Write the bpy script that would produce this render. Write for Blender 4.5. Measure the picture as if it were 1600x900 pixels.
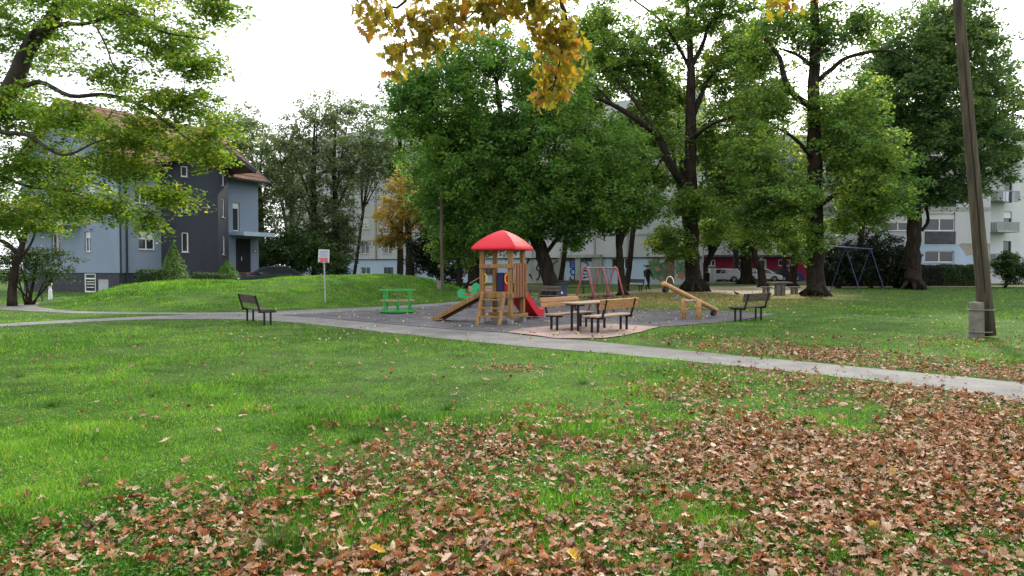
import bpy, math, random
import numpy as np
from mathutils import Matrix, Vector
for o in list(bpy.data.objects): bpy.data.objects.remove(o)
R = math.radians
SC = bpy.context.scene
COL = SC.collection
# ------------------------------------------------------------------ camera
CAMZ = 1.55; FPX = 1150.0; HOR = 419.0
TH = math.atan((450-HOR)/FPX)
cd = bpy.data.cameras.new('camera'); cam = bpy.data.objects.new('camera', cd); COL.objects.link(cam)
cam.location = (0, 0, CAMZ); cam.rotation_euler = (math.pi/2-TH, 0, 0)
cd.sensor_width = 36; cd.lens = 36*FPX/1600; cd.clip_end = 3000; cd.clip_start = 0.05
SC.camera = cam
SC.render.resolution_x = 1024; SC.render.resolution_y = 576
# ------------------------------------------------------------------ sky, sun, exposure
SUN_AZ = R(23); SUN_EL = R(33)
w = bpy.data.worlds.new('World'); SC.world = w; w.use_nodes = True
nt = w.node_tree; bg = nt.nodes['Background']
sky = nt.nodes.new('ShaderNodeTexSky'); sky.sky_type = 'NISHITA'; sky.sun_disc = False
sky.sun_elevation = SUN_EL; sky.sun_rotation = SUN_AZ; sky.air_density = 1.0; sky.dust_density = 4.0
hs = nt.nodes.new('ShaderNodeHueSaturation'); hs.inputs['Saturation'].default_value = 0.25
mx = nt.nodes.new('ShaderNodeMix'); mx.data_type = 'RGBA'; mx.inputs[0].default_value = 0.6
mx.inputs[7].default_value = (10.6, 10.9, 11.4, 1)       # the even white cloud layer
nt.links.new(sky.outputs[0], hs.inputs['Color']); nt.links.new(hs.outputs[0], mx.inputs[6])
nt.links.new(mx.outputs[2], bg.inputs['Color']); bg.inputs['Strength'].default_value = 0.12
sl = bpy.data.lights.new('sun', 'SUN'); so = bpy.data.objects.new('sun', sl); COL.objects.link(so)
sl.energy = 2.6; sl.angle = R(5); sl.color = (1, 0.93, 0.80)
d = Vector((math.sin(SUN_AZ)*math.cos(SUN_EL), math.cos(SUN_AZ)*math.cos(SUN_EL), math.sin(SUN_EL)))
so.rotation_euler = d.to_track_quat('Z', 'Y').to_euler()
SC.view_settings.view_transform = 'Standard'; SC.view_settings.look = 'None'
SC.view_settings.exposure = 0.98; SC.view_settings.gamma = 1.0
SC.render.engine = 'CYCLES'
SC.cycles.max_bounces = 6; SC.cycles.diffuse_bounces = 3; SC.cycles.transmission_bounces = 4; SC.cycles.transparent_max_bounces = 6
# ------------------------------------------------------------------ pixels of the photo -> points of the place
def ray(px, py):
    x = (px-800)/FPX; y = (450-py)/FPX
    return Vector((x, math.cos(TH)+y*math.sin(TH), -math.sin(TH)+y*math.cos(TH)))
def P(px, py, Y):
    r = ray(px, py); return Vector((0, 0, CAMZ))+r*(Y/r.y)
def G(px, py, z=0.0):
    r = ray(px, py); return Vector((0, 0, CAMZ))+r*((z-CAMZ)/r.z)
def PX(px, Y, z=0.0): return Vector(((px-800)/FPX*Y, Y, z))
def proj(x, y, z):
    c, s = math.cos(TH), math.sin(TH)
    dz = z-CAMZ; f = y*c-dz*s; u = y*s+dz*c
    return 800+FPX*x/f, 450-FPX*u/f
# terrain: flat park with one grassy mound
RA = np.array((-17.5, 31.0)); RD = np.array((13.3, 9.0)); RD = RD/np.linalg.norm(RD); RN = np.array((RD[1], -RD[0]))
def sstep(a, b, x):
    t = np.clip((x-a)/(b-a), 0, 1); return t*t*(3-2*t)
HSX = [-1.8, -.6, .4, 1.6, 3.9, 6.2, 8.3, 10.6, 13.4, 15, 16.5, 17.6, 19.2]; HSH = [0, .25, .58, .88, .97, .98, 1.09, 1.18, 1.17, 1.10, .68, .33, 0]
def hz(x, y):
    x = np.asarray(x, float); y = np.asarray(y, float)
    s = (x-RA[0])*RD[0]+(y-RA[1])*RD[1]; c = (x-RA[0])*RN[0]+(y-RA[1])*RN[1]
    H = (np.interp(s-.35, HSX, HSH)+np.interp(s, HSX, HSH)+np.interp(s+.35, HSX, HSH))/3
    wf = np.interp(s, [-1.8, -1, .4, 2.2, 4.1, 6.1, 8.2, 10.8, 12.9, 14.9, 17], [2.8, 4.5, 6.4, 7.8, 8.7, 8.3, 8.0, 7.3, 6.3, 5.1, 4.5])
    f = np.where(c > 0, 1-sstep(0.0, 1.0, c/wf), 1-sstep(0.1, 1.0, -c/6.0))
    return H*f*(1+0.04*np.sin(x*1.1)*np.sin(y*0.9+1))
def GT(px, py):
    r = ray(px, py); o = Vector((0, 0, CAMZ)); t = 2.0
    while t < 150:
        p = o+r*t
        if p.z <= float(hz(p.x, p.y)): return p
        t += 0.05
    return o+r*t
# ------------------------------------------------------------------ mesh helpers
WM = {}
def wm(o): return WM.get(o.name, Matrix.Identity(4)) if o else Matrix.Identity(4)
def link(o, parent=None):
    COL.objects.link(o)
    if parent: o.parent = parent; WM[o.name] = wm(parent)
    return o
def tag(o, label=None, cat=None, group=None, kind=None):
    if label: o['label'] = label
    if cat: o['category'] = cat
    if group: o['group'] = group
    if kind: o['kind'] = kind
    return o
def thing(name, label, cat, loc=(0, 0, 0), rz=0.0, group=None, rx=0.0):
    o = bpy.data.objects.new(name, None); COL.objects.link(o); o.empty_display_size = 0.2
    o.location = loc; o.rotation_euler = (rx, 0, rz)
    WM[o.name] = Matrix.Translation(loc) @ Matrix.Rotation(rz, 4, 'Z') @ Matrix.Rotation(rx, 4, 'X')
    return tag(o, label, cat, group)
class MB:
    def __init__(s): s.v = []; s.f = []; s.m = []
    def add(s, vs, fs, M=None, mi=0):
        n = len(s.v)
        for q in vs:
            q = Vector(q); s.v.append(tuple(M @ q) if M is not None else tuple(q))
        for f in fs: s.f.append([n+i for i in f]); s.m.append(mi)
        return s
    def box(s, x0, x1, y0, y1, z0, z1, M=None, mi=0, b=0.0):
        if x0 > x1: x0, x1 = x1, x0
        if y0 > y1: y0, y1 = y1, y0
        if z0 > z1: z0, z1 = z1, z0
        if b <= 0:
            vs = [(x, y, z) for z in (z0, z1) for x, y in ((x0, y0), (x1, y0), (x1, y1), (x0, y1))]
            return s.add(vs, [(3, 2, 1, 0), (4, 5, 6, 7), (0, 1, 5, 4), (1, 2, 6, 5), (2, 3, 7, 6), (3, 0, 4, 7)], M, mi)
        b = min(b, (x1-x0)*.45, (y1-y0)*.45, (z1-z0)*.45)
        def ring(i, z): return [(x0+i, y0+b, z), (x0+b, y0+i, z), (x1-b, y0+i, z), (x1-i, y0+b, z), (x1-i, y1-b, z), (x1-b, y1-i, z), (x0+b, y1-i, z), (x0+i, y1-b, z)]
        vs = ring(b, z0)+ring(0, z0+b)+ring(0, z1-b)+ring(b, z1)
        fs = [tuple(range(7, -1, -1)), tuple(range(24, 32))]
        for k in range(3):
            for i in range(8):
                j = (i+1) % 8; fs.append((k*8+i, k*8+j, k*8+8+j, k*8+8+i))
        return s.add(vs, fs, M, mi)
    def tube(s, pts, rads, n=8, cap=True, mi=0, M=None, wob=0.0, rng=None):
        pts = [Vector(p) for p in pts]
        if not hasattr(rads, '__len__'): rads = [rads]*len(pts)
        vs = []; u = None
        for i, p in enumerate(pts):
            t = (pts[min(i+1, len(pts)-1)]-pts[max(i-1, 0)])
            t = t.normalized() if t.length > 1e-9 else Vector((0, 0, 1))
            if u is None:
                u = t.cross(Vector((0, 1, 0)) if abs(t.y) < .9 else Vector((1, 0, 0)))
            else: u = u-t*u.dot(t)
            u.normalize(); w_ = t.cross(u)
            for k in range(n):
                a = 2*math.pi*k/n; r = rads[i]
                if wob and rng: r *= 1+rng.uniform(-wob, wob)
                vs.append(p+(u*math.cos(a)+w_*math.sin(a))*r)
        fs = []
        for i in range(len(pts)-1):
            for k in range(n):
                j = (k+1) % n; fs.append((i*n+k, i*n+j, (i+1)*n+j, (i+1)*n+k))
        if cap: fs.append(tuple(range(n-1, -1, -1))); fs.append(tuple(range((len(pts)-1)*n, len(pts)*n)))
        return s.add(vs, fs, M, mi)
    def beam(s, a, b, w_, h, mi=0, up=(0, 0, 1), M=None, bv=0.0):
        a = Vector(a); b = Vector(b); t = (b-a); L = t.length; t.normalize()
        x = t; y = Vector(up).cross(x); y.normalize(); z = x.cross(y)
        T = Matrix((( x.x, y.x, z.x, a.x), (x.y, y.y, z.y, a.y), (x.z, y.z, z.z, a.z), (0, 0, 0, 1)))
        if M is not None: T = M @ T
        return s.box(0, L, -w_/2, w_/2, -h/2, h/2, T, mi, bv)
    def poly(s, pts, mi=0, M=None): return s.add(pts, [tuple(range(len(pts)))], M, mi)
    def prism(s, pts2, y0, y1, M=None, mi=0):     # (x,z) outline extruded in y
        n = len(pts2); vs = [(x, y0, z) for x, z in pts2]+[(x, y1, z) for x, z in pts2]
        fs = [tuple(range(n)), tuple(range(2*n-1, n-1, -1))]+[(i, n+i, n+(i+1) % n, (i+1) % n) for i in range(n)]
        return s.add(vs, fs, M, mi)
    def build(s, name, mats, parent=None, world=False, smooth=False, label=None):
        me = bpy.data.meshes.new(name)
        vs = s.v
        if world and parent is not None:
            I = wm(parent).inverted(); vs = [tuple(I @ Vector(q)) for q in vs]
        me.from_pydata(vs, [], s.f)
        if not isinstance(mats, (list, tuple)): mats = [mats]
        for m in mats: me.materials.append(m)
        if len(mats) > 1: me.polygons.foreach_set('material_index', s.m)
        if smooth: me.polygons.foreach_set('use_smooth', [True]*len(me.polygons))
        me.update(); o = bpy.data.objects.new(name, me); link(o, parent)
        if label: o['label'] = label
        return o
def fast_mesh(name, V, F, mats, parent=None, attrs=None, midx=None, smooth=False, world=True):
    V = np.asarray(V, np.float32).reshape(-1, 3); F = np.asarray(F, np.int32); k = F.shape[1]
    if world and parent is not None:
        I = np.array(wm(parent).inverted(), dtype=np.float32); V = V @ I[:3, :3].T+I[:3, 3]
    me = bpy.data.meshes.new(name)
    me.vertices.add(len(V)); me.vertices.foreach_set('co', V.ravel())
    me.loops.add(F.size); me.loops.foreach_set('vertex_index', F.ravel())
    me.polygons.add(len(F)); me.polygons.foreach_set('loop_start', np.arange(0, F.size, k, dtype=np.int32))
    me.polygons.foreach_set('loop_total', np.full(len(F), k, np.int32))
    for m in (mats if isinstance(mats, (list, tuple)) else [mats]): me.materials.append(m)
    if midx is not None: me.polygons.foreach_set('material_index', np.asarray(midx, np.int32))
    if smooth: me.polygons.foreach_set('use_smooth', np.ones(len(F), bool))
    me.update(calc_edges=True)
    for n, a in (attrs or {}).items():
        at = me.attributes.new(n, 'FLOAT', 'FACE'); at.data.foreach_set('value', np.asarray(a, np.float32))
    o = bpy.data.objects.new(name, me); link(o, parent); return o
def scatter(tv, tf, pos, A, B, C, sc):
    """copies of a template: local x,y,z axes A,B,C (N,3), scale sc (N,3)"""
    tv = np.asarray(tv, np.float32); tf = np.asarray(tf, np.int32); N = len(pos)
    L = tv[None]*sc[:, None, :]
    V = pos[:, None, :]+L[..., 0:1]*A[:, None, :]+L[..., 1:2]*B[:, None, :]+L[..., 2:3]*C[:, None, :]
    F = tf[None]+(np.arange(N)*len(tv))[:, None, None]
    return V.reshape(-1, 3), F.reshape(-1, tf.shape[1])
def basis(nrm, rng):
    nrm = nrm/np.linalg.norm(nrm, axis=1, keepdims=True)
    r = rng.normal(size=nrm.shape); a = np.cross(r, nrm); a /= np.linalg.norm(a, axis=1, keepdims=True)+1e-9
    return a, np.cross(nrm, a), nrm
def inpoly(x, y, poly):
    x = np.asarray(x); y = np.asarray(y); ins = np.zeros(x.shape, bool); n = len(poly)
    for i in range(n):
        x0, y0 = poly[i][:2]; x1, y1 = poly[(i+1) % n][:2]
        if y0 == y1: continue
        c = ((y0 > y) != (y1 > y)) & (x < (x1-x0)*(y-y0)/(y1-y0)+x0); ins ^= c
    return ins
# ------------------------------------------------------------------ materials
def mat(name, col=(.5, .5, .5), rough=.7, metal=0.0, spec=.3):
    m = bpy.data.materials.new(name); m.use_nodes = True; b = m.node_tree.nodes['Principled BSDF']
    b.inputs['Base Color'].default_value = (*col, 1); b.inputs['Roughness'].default_value = rough
    b.inputs['Metallic'].default_value = metal; b.inputs['Specular IOR Level'].default_value = spec
    return m
def ramp(nt, stops, fac):
    r = nt.nodes.new('ShaderNodeValToRGB'); e = r.color_ramp.elements
    while len(e) < len(stops): e.new(.5)
    for k, (p, c) in enumerate(stops): e[k].position = p; e[k].color = (*c, 1)
    nt.links.new(fac, r.inputs[0]); return r.outputs[0]
def noise(nt, scale, detail=5, rough=.6, coord='Object', stretch=None, dist=0):
    tc = nt.nodes.new('ShaderNodeTexCoord'); n = nt.nodes.new('ShaderNodeTexNoise')
    n.inputs['Scale'].default_value = scale; n.inputs['Detail'].default_value = detail; n.inputs['Roughness'].default_value = rough
    n.inputs['Distortion'].default_value = dist
    if stretch:
        mp = nt.nodes.new('ShaderNodeMapping'); mp.inputs['Scale'].default_value = stretch
        nt.links.new(tc.outputs[coord], mp.inputs[0]); nt.links.new(mp.outputs[0], n.inputs[0])
    else: nt.links.new(tc.outputs[coord], n.inputs[0])
    return n.outputs[0]
def nmat(name, stops, scale=4, rough=.8, bump=.3, bscale=None, stretch=None, spec=.25, metal=0, detail=6, bdist=.02, dist=0):
    m = mat(name, (.5, .5, .5), rough, metal, spec); t = m.node_tree; b = t.nodes['Principled BSDF']
    t.links.new(ramp(t, stops, noise(t, scale, detail, stretch=stretch, dist=dist)), b.inputs['Base Color'])
    if bump:
        bp = t.nodes.new('ShaderNodeBump'); bp.inputs['Strength'].default_value = bump; bp.inputs['Distance'].default_value = bdist
        t.links.new(noise(t, bscale or scale*4, 5, stretch=stretch), bp.inputs['Height']); t.links.new(bp.outputs[0], b.inputs['Normal'])
    return m
def leafmat(name, stops, trans=.35, tcol=1.6, rough=.55, attr='rnd', spec=.25):
    m = mat(name, (.1, .1, .1), rough, 0, spec); t = m.node_tree; b = t.nodes['Principled BSDF']
    a = t.nodes.new('ShaderNodeAttribute'); a.attribute_name = attr
    c = ramp(t, stops, a.outputs['Fac']); t.links.new(c, b.inputs['Base Color'])
    if trans > 0:
        tr = t.nodes.new('ShaderNodeBsdfTranslucent'); mxs = t.nodes.new('ShaderNodeMixShader'); mxs.inputs[0].default_value = trans
        mu = t.nodes.new('ShaderNodeMix'); mu.data_type = 'RGBA'; mu.blend_type = 'MULTIPLY'; mu.inputs[0].default_value = 1
        mu.inputs[7].default_value = (tcol*1.15, tcol*1.1, tcol*.6, 1); t.links.new(c, mu.inputs[6]); t.links.new(mu.outputs[2], tr.inputs[0])
        out = t.nodes['Material Output']; t.links.new(b.outputs[0], mxs.inputs[1]); t.links.new(tr.outputs[0], mxs.inputs[2]); t.links.new(mxs.outputs[0], out.inputs[0])
    return m
def speckle(m, scale, lo, hi, p0=.35, p1=.65, detail=3):
    t = m.node_tree; b = t.nodes['Principled BSDF']; old = b.inputs['Base Color'].links[0].from_socket
    x = t.nodes.new('ShaderNodeMix'); x.data_type = 'RGBA'; x.blend_type = 'MULTIPLY'; x.inputs[0].default_value = 1
    t.links.new(old, x.inputs[6]); t.links.new(ramp(t, [(p0, (lo,)*3), (p1, (hi,)*3)], noise(t, scale, detail)), x.inputs[7]); t.links.new(x.outputs[2], b.inputs['Base Color'])
BARK = nmat('bark', [(.3, (.012, .009, .007)), (.55, (.034, .026, .020)), (.8, (.065, .052, .040))], 7, .95, 1.0, 16, (1, 1, .22), .1, bdist=.05)
BARKG = nmat('bark_grey', [(.3, (.022, .02, .016)), (.7, (.075, .068, .055))], 6, .95, .8, 14, (1, 1, .3), .1, bdist=.04)
M_MAPLE = leafmat('leaf_maple', [(0, (.032, .070, .014)), (.4, (.060, .130, .022)), (.78, (.12, .19, .028)), (1, (.33, .30, .035))], .5, 2.0)
M_DEEP = leafmat('leaf_deep', [(0, (.014, .042, .012)), (.45, (.048, .118, .026)), (.8, (.10, .20, .038)), (1, (.17, .23, .04))], .4, 2.0)
M_LOOSE = leafmat('leaf_loose', [(0, (.014, .038, .015)), (.4, (.045, .100, .034)), (.72, (.110, .185, .042)), (.9, (.20, .26, .05)), (1, (.33, .33, .045))], .5, 2.3)
M_COOL = leafmat('leaf_cool', [(0, (.013, .034, .016)), (.45, (.042, .088, .038)), (.85, (.105, .165, .058)), (1, (.21, .26, .05))], .45, 2.2)
M_YG = leafmat('leaf_yellow_green', [(0, (.04, .075, .012)), (.5, (.11, .16, .02)), (1, (.27, .28, .03))], .45, 1.7)
M_HAZE_GREY = leafmat('leaf_haze_grey', [(0, (.035, .058, .034)), (.5, (.075, .115, .06)), (1, (.16, .19, .10))], .42, 1.9)  # pale grey haze over the far trees, mixed into their leaf colour
M_GOLD = leafmat('leaf_gold', [(0, (.11, .11, .025)), (.4, (.20, .165, .04)), (.8, (.33, .235, .055)), (1, (.38, .21, .05))], .45, 1.8)
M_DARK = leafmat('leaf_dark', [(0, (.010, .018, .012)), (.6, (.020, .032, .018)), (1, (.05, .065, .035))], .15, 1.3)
M_SHRUB = leafmat('leaf_shrub', [(0, (.02, .045, .014)), (.6, (.04, .08, .022)), (1, (.08, .13, .03))], .25, 1.4)
M_OAK = leafmat('leaf_oak', [(0, (.07, .08, .016)), (.35, (.16, .155, .022)), (.6, (.27, .22, .024)), (.8, (.30, .14, .025)), (1, (.13, .07, .04))], .5, 1.5)
# ------------------------------------------------------------------ ground, paths, playground surface
rs = np.random.default_rng(7)
def gpts(pp): return [tuple(G(*p)[:2]) for p in pp]
def rough_outline(pts, step=.35, amp=.03, seed=1, close=True):
    r = random.Random(seed); out = []
    n = len(pts)
    for i in range(n if close else n-1):
        a = Vector((*pts[i][:2], 0)); b = Vector((*pts[(i+1) % n][:2], 0)); L = (b-a).length; k = max(1, int(L/step))
        for j in range(k):
            p = a.lerp(b, j/k); out.append((p.x+r.uniform(-amp, amp), p.y+r.uniform(-amp, amp)))
    return out
def smooth_line(pts, it=2):
    for _ in range(it):
        q = [pts[0]]
        for a, b in zip(pts[:-1], pts[1:]):
            q.append((a[0]*.75+b[0]*.25, a[1]*.75+b[1]*.25)); q.append((a[0]*.25+b[0]*.75, a[1]*.25+b[1]*.75))
        q.append(pts[-1]); pts = q
    return pts
near = [(1900, 690), (1600, 629), (1400, 599), (1200, 578), (1000, 557), (800, 540.5), (640, 524), (520, 510), (440, 502.5), (360, 498.5), (270, 499), (200, 500), (100, 505), (0, 511), (-260, 524)]
far = [(-260, 517), (0, 506.5), (100, 500.5), (200, 496), (300, 492), (250, 491), (200, 491), (110, 489.5), (50, 486.5), (0, 484), (-260, 480), (-260, 474), (0, 478), (40, 475), (80, 471.5), (105, 472), (84, 476), (74, 479.5), (84, 484), (120, 486.5), (200, 488.5), (300, 488.8), (400, 488), (480, 484.5), (560, 481), (640, 477), (690, 473.5), (730, 470)]
edge2 = [(765, 466), (790, 470), (720, 475), (660, 480), (560, 486), (440, 492.5), (520, 499), (600, 506), (700, 514.5), (790, 520.5), (860, 529), (920, 533), (1000, 541), (1150, 556), (1300, 570), (1450, 584.5), (1600, 599), (1900, 628)]
PATH = rough_outline(gpts(smooth_line(near, 1)+far+edge2), .3, .018, 3)
PLAY = rough_outline(gpts([(440, 492.5), (560, 486), (660, 480), (720, 475), (790, 466), (860, 466), (905, 474), (950, 481), (1010, 484.5), (1080, 485.5), (1150, 487), (1217, 491.5), (1180, 497), (1142, 503), (1080, 508), (1030, 511.5), (918, 505.5), (815, 514.5), (790, 520.5), (700, 514.5), (600, 506), (520, 499)]), .35, .03, 5)
PINK = rough_outline(gpts([(815, 514.5), (918, 505.5), (1030, 511.5), (1003, 519), (972, 526), (935, 530), (870, 530), (838, 525.5), (790, 520.5)]), .25, .02, 6)
DIRT = rough_outline(gpts([(880, 461), (960, 456.5), (1035, 450.5), (1100, 448), (1250, 446.5), (1700, 446), (1700, 448.2), (1420, 448.4), (1310, 450), (1290, 455), (1250, 459), (1180, 461), (1120, 459), (1040, 455.5), (960, 460.5), (885, 464)]), .8, .08, 9)
def sheet(name, pts, z, m):
    # grid-free flat sheet, triangulated by blender from one n-gon
    import bmesh
    bm = bmesh.new(); vs = [bm.verts.new((x, y, z)) for x, y in pts]; f = bm.faces.new(vs); bmesh.ops.triangulate(bm, faces=[f])
    bm.normal_update()
    for f in bm.faces:
        if f.normal.z < 0: f.normal_flip()
    me = bpy.data.meshes.new(name); bm.to_mesh(me); bm.free(); me.materials.append(m)
    return tag(link(bpy.data.objects.new(name, me)), kind='structure')
ASPH = nmat('path_asphalt', [(.25, (.10, .096, .092)), (.45, (.16, .155, .149)), (.6, (.19, .184, .176)), (.8, (.25, .242, .23))], 1.6, .95, .7, 90, detail=12, bdist=.006)
RUBB = nmat('playground_tiles', [(.3, (.065, .063, .068)), (.55, (.105, .101, .108)), (.75, (.15, .145, .147))], 2.0, .9, .5, 60, detail=12, bdist=.01)
bt = RUBB.node_tree; br = bt.nodes.new('ShaderNodeTexBrick'); tcx = bt.nodes.new('ShaderNodeTexCoord'); mpx = bt.nodes.new('ShaderNodeMapping'); mpx.inputs['Rotation'].default_value = (0, 0, R(-23))
bt.links.new(tcx.outputs['Object'], mpx.inputs[0]); bt.links.new(mpx.outputs[0], br.inputs[0]); br.offset = 0
br.inputs['Scale'].default_value = 1; br.inputs['Brick Width'].default_value = .5; br.inputs['Row Height'].default_value = .5; br.inputs['Mortar Size'].default_value = .012
br.inputs['Color1'].default_value = (1, 1, 1, 1); br.inputs['Color2'].default_value = (.82, .8, .86, 1); br.inputs['Mortar'].default_value = (.45, .45, .42, 1)
mm = bt.nodes.new('ShaderNodeMix'); mm.data_type = 'RGBA'; mm.blend_type = 'MULTIPLY'; mm.inputs[0].default_value = 1
old = bt.nodes['Principled BSDF'].inputs['Base Color'].links[0].from_socket
bt.links.new(old, mm.inputs[6]); bt.links.new(br.outputs[0], mm.inputs[7]); bt.links.new(mm.outputs[2], bt.nodes['Principled BSDF'].inputs['Base Color'])
speckle(ASPH, .45, .72, 1.12, detail=6); speckle(ASPH, 28, .78, 1.15); speckle(RUBB, .6, .75, 1.2, detail=6); speckle(RUBB, 25, .8, 1.15)
PINKM = nmat('pink_concrete', [(.3, (.24, .165, .15)), (.6, (.33, .235, .21)), (.8, (.40, .29, .26))], 1.5, .9, .3, 90, detail=10, bdist=.005)
speckle(PINKM, .8, .75, 1.1, detail=6)
DIRTM = nmat('dirt_path', [(.3, (.20, .165, .11)), (.6, (.29, .245, .165)), (.8, (.36, .31, .22))], .9, .95, .4, 40, detail=10)
ROADM = nmat('road_asphalt', [(.3, (.05, .05, .052)), (.7, (.085, .085, .088))], 1.2, .9, .3, 60, detail=8)
sheet('path', PATH, .008, ASPH); sheet('playground_surface', PLAY, .016, RUBB); sheet('table_pad', PINK, .024, PINKM)
sheet('dirt_path', DIRT, .012, DIRTM)
sheet('parking_road', [(16, 76), (62, 74), (62, 89), (14, 89)], .012, ROADM)
sheet('driveway', [(-19.0, 45), (-3, 47), (-3, 54), (-16.5, 53.2), (-18.3, 49)], .012, ROADM)
# litter density (0..1) over the place
def vnoise(x, y, s, seed=0):      # lattice noise, three octaves, 0..1
    r = np.random.default_rng(seed); T = r.uniform(0, 1, (256, 256)); out = 0; amp = 1; tot = 0; f = s*.30
    for o in range(3):
        u = x*f*.92+y*f*.39+o*17.3+100; v = -x*f*.39+y*f*.92+o*9.1+100
        i = np.floor(u).astype(int); j = np.floor(v).astype(int); a = u-i; b = v-j; a = a*a*(3-2*a); b = b*b*(3-2*b)
        g = lambda p, q: T[p % 256, q % 256]
        out = out+amp*((g(i, j)*(1-a)+g(i+1, j)*a)*(1-b)+(g(i, j+1)*(1-a)+g(i+1, j+1)*a)*b); tot += amp; amp *= .6; f *= 2.1
    return np.clip((out/tot-.5)*2.1+.5, 0, 1)
BX = [-600, 0, 250, 500, 700, 850, 1000, 1150, 1300, 1600, 2200]; BY = [915, 832, 780, 738, 700, 655, 618, 600, 583, 578, 600]
def litter(x, y):
    px, py = proj(x, y, 0*x)
    yb = np.interp(px, BX, BY)
    d = sstep(-60, 120, py-yb)
    n = vnoise(x, y, 1.6, 4); n2 = vnoise(x, y, .6, 11)
    n3 = vnoise(x, y, 4.5, 14); d = np.clip(d*(-.05+.80*n+.80*n3), 0, .82)
    d = np.maximum(d, sstep(-230, 30, py-yb)*sstep(.55, .9, n)*sstep(.4, .9, n3)*.30)
    # strip beyond the path, right
    yp = np.interp(px, [-200, 930, 1300, 1600, 2200], [400, 530, 568, 596, 650])
    beyond = py < yp
    s = sstep(34, 2, yp-py)*sstep(950, 1350, px)*(.15+.5*n)
    return np.where(beyond, np.maximum(s, .05*sstep(1000, 1300, px)*n), d)
def under_tree(x, y):      # yellowed ground under the big trees beyond the playground
    px, py = proj(x, y, 0*x)
    a = np.exp(-((px-1080)/170)**2-((py-466)/13)**2); b = np.exp(-((px-1215)/90)**2-((py-461)/7)**2)
    return np.clip(np.maximum(a, b)*1.3, 0, 1)
def axis(lo, hi, step, ext):
    a = list(np.arange(lo, hi+.001, step)); v = step; l = lo
    while l > -ext: v *= 1.5; l -= v; a.insert(0, l)
    v = step; h = hi
    while h < ext: v *= 1.5; h += v; a.append(h)
    return np.array(a)
xs = axis(-30, 30, .4, 900); ys = axis(-4, 60, .4, 900)
XX, YY = np.meshgrid(xs, ys); ZZ = hz(XX, YY)
V = np.stack([XX, YY, ZZ], -1).reshape(-1, 3); nx, ny = len(xs), len(ys)
ii = (np.arange(ny-1)[:, None]*nx+np.arange(nx-1)[None]).ravel(); F = np.stack([ii, ii+1, ii+nx+1, ii+nx], 1)
cx = V[F].mean(1)
fy = np.maximum(cx[:, 1], 2.5)
soil = np.where((cx[:, 1] > 2) & (cx[:, 1] < 20), litter(cx[:, 0], fy), 0)
soil = np.where((cx[:, 1] <= 2), .8, soil); yel = np.where(cx[:, 1] > 25, under_tree(cx[:, 0], fy), 0)
gm = mat('ground_soil', (.05, .07, .03), .95, 0, .1); t = gm.node_tree; b = t.nodes['Principled BSDF']
c1 = ramp(t, [(.3, (.025, .045, .012)), (.5, (.045, .09, .016)), (.7, (.075, .135, .024))], noise(t, .9, 10))
c2 = ramp(t, [(.35, (.022, .018, .010)), (.6, (.055, .042, .022)), (.8, (.04, .06, .018))], noise(t, 6, 6))
c3 = ramp(t, [(.35, (.10, .09, .025)), (.6, (.22, .18, .06)), (.8, (.07, .10, .02))], noise(t, 3, 9))
a = t.nodes.new('ShaderNodeAttribute'); a.attribute_name = 'soil'; a2 = t.nodes.new('ShaderNodeAttribute'); a2.attribute_name = 'yel'
m1 = t.nodes.new('ShaderNodeMix'); m1.data_type = 'RGBA'; t.links.new(a.outputs['Fac'], m1.inputs[0]); t.links.new(c1, m1.inputs[6]); t.links.new(c2, m1.inputs[7])
m2 = t.nodes.new('ShaderNodeMix'); m2.data_type = 'RGBA'; t.links.new(a2.outputs['Fac'], m2.inputs[0]); t.links.new(m1.outputs[2], m2.inputs[6]); t.links.new(c3, m2.inputs[7])
t.links.new(m2.outputs[2], b.inputs['Base Color'])
bp = t.nodes.new('ShaderNodeBump'); bp.inputs['Strength'].default_value = .8; bp.inputs['Distance'].default_value = .05; t.links.new(noise(t, 18, 6), bp.inputs['Height']); t.links.new(bp.outputs[0], b.inputs['Normal'])
me = bpy.data.meshes.new('ground'); o = fast_mesh('ground', V, F, gm, smooth=True); bpy.data.meshes.remove(me)
for nme, arr in (('soil', soil), ('yel', yel)):      # vertex-domain so that it blends
    ac = np.zeros(len(V)); ct = np.zeros(len(V)); np.add.at(ac, F.ravel(), np.repeat(arr, 4)); np.add.at(ct, F.ravel(), 1)
    at = o.data.attributes.new(nme, 'FLOAT', 'POINT'); at.data.foreach_set('value', (ac/np.maximum(ct, 1)).astype(np.float32))
tag(o, kind='structure')
# ---- grass blades: one uncountable mass
def on_paving(x, y):
    return inpoly(x, y, PATH) | inpoly(x, y, PLAY) | inpoly(x, y, PINK) | inpoly(x, y, DIRT) | ((y > 74) & (x > 14))
def grass_points(n, px0, px1, py0, py1, seed):
    r = np.random.default_rng(seed); px = r.uniform(px0, px1, n); py = r.uniform(py0, py1, n)
    # intersect with z=0
    x_ = (px-800)/FPX; y_ = (450-py)/FPX; dz = -math.sin(TH)+y_*math.cos(TH); dy = math.cos(TH)+y_*math.sin(TH); tt = -CAMZ/dz
    return x_*tt, dy*tt
gx, gy = grass_points(760000, -280, 1880, 447, 960, 1)
k = (hz(gx, gy) < .02); gx, gy = gx[k], gy[k]
mxy = rs.uniform((-24, 22), (0, 48), (330000, 2)); h_ = hz(mxy[:, 0], mxy[:, 1]); k = h_ >= .02; gx = np.r_[gx, mxy[k, 0]]; gy = np.r_[gy, mxy[k, 1]]
k = ~on_paving(gx, gy); gx, gy = gx[k], gy[k]
lit = np.where(gy < 20, litter(gx, np.maximum(gy, 2)), 0); yel = under_tree(gx, gy)*(gy > 25)
k = rs.uniform(size=len(gx)) > np.clip(lit*.55+yel*.6, 0, .9); gx, gy, lit, yel = gx[k], gy[k], lit[k], yel[k]
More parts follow.
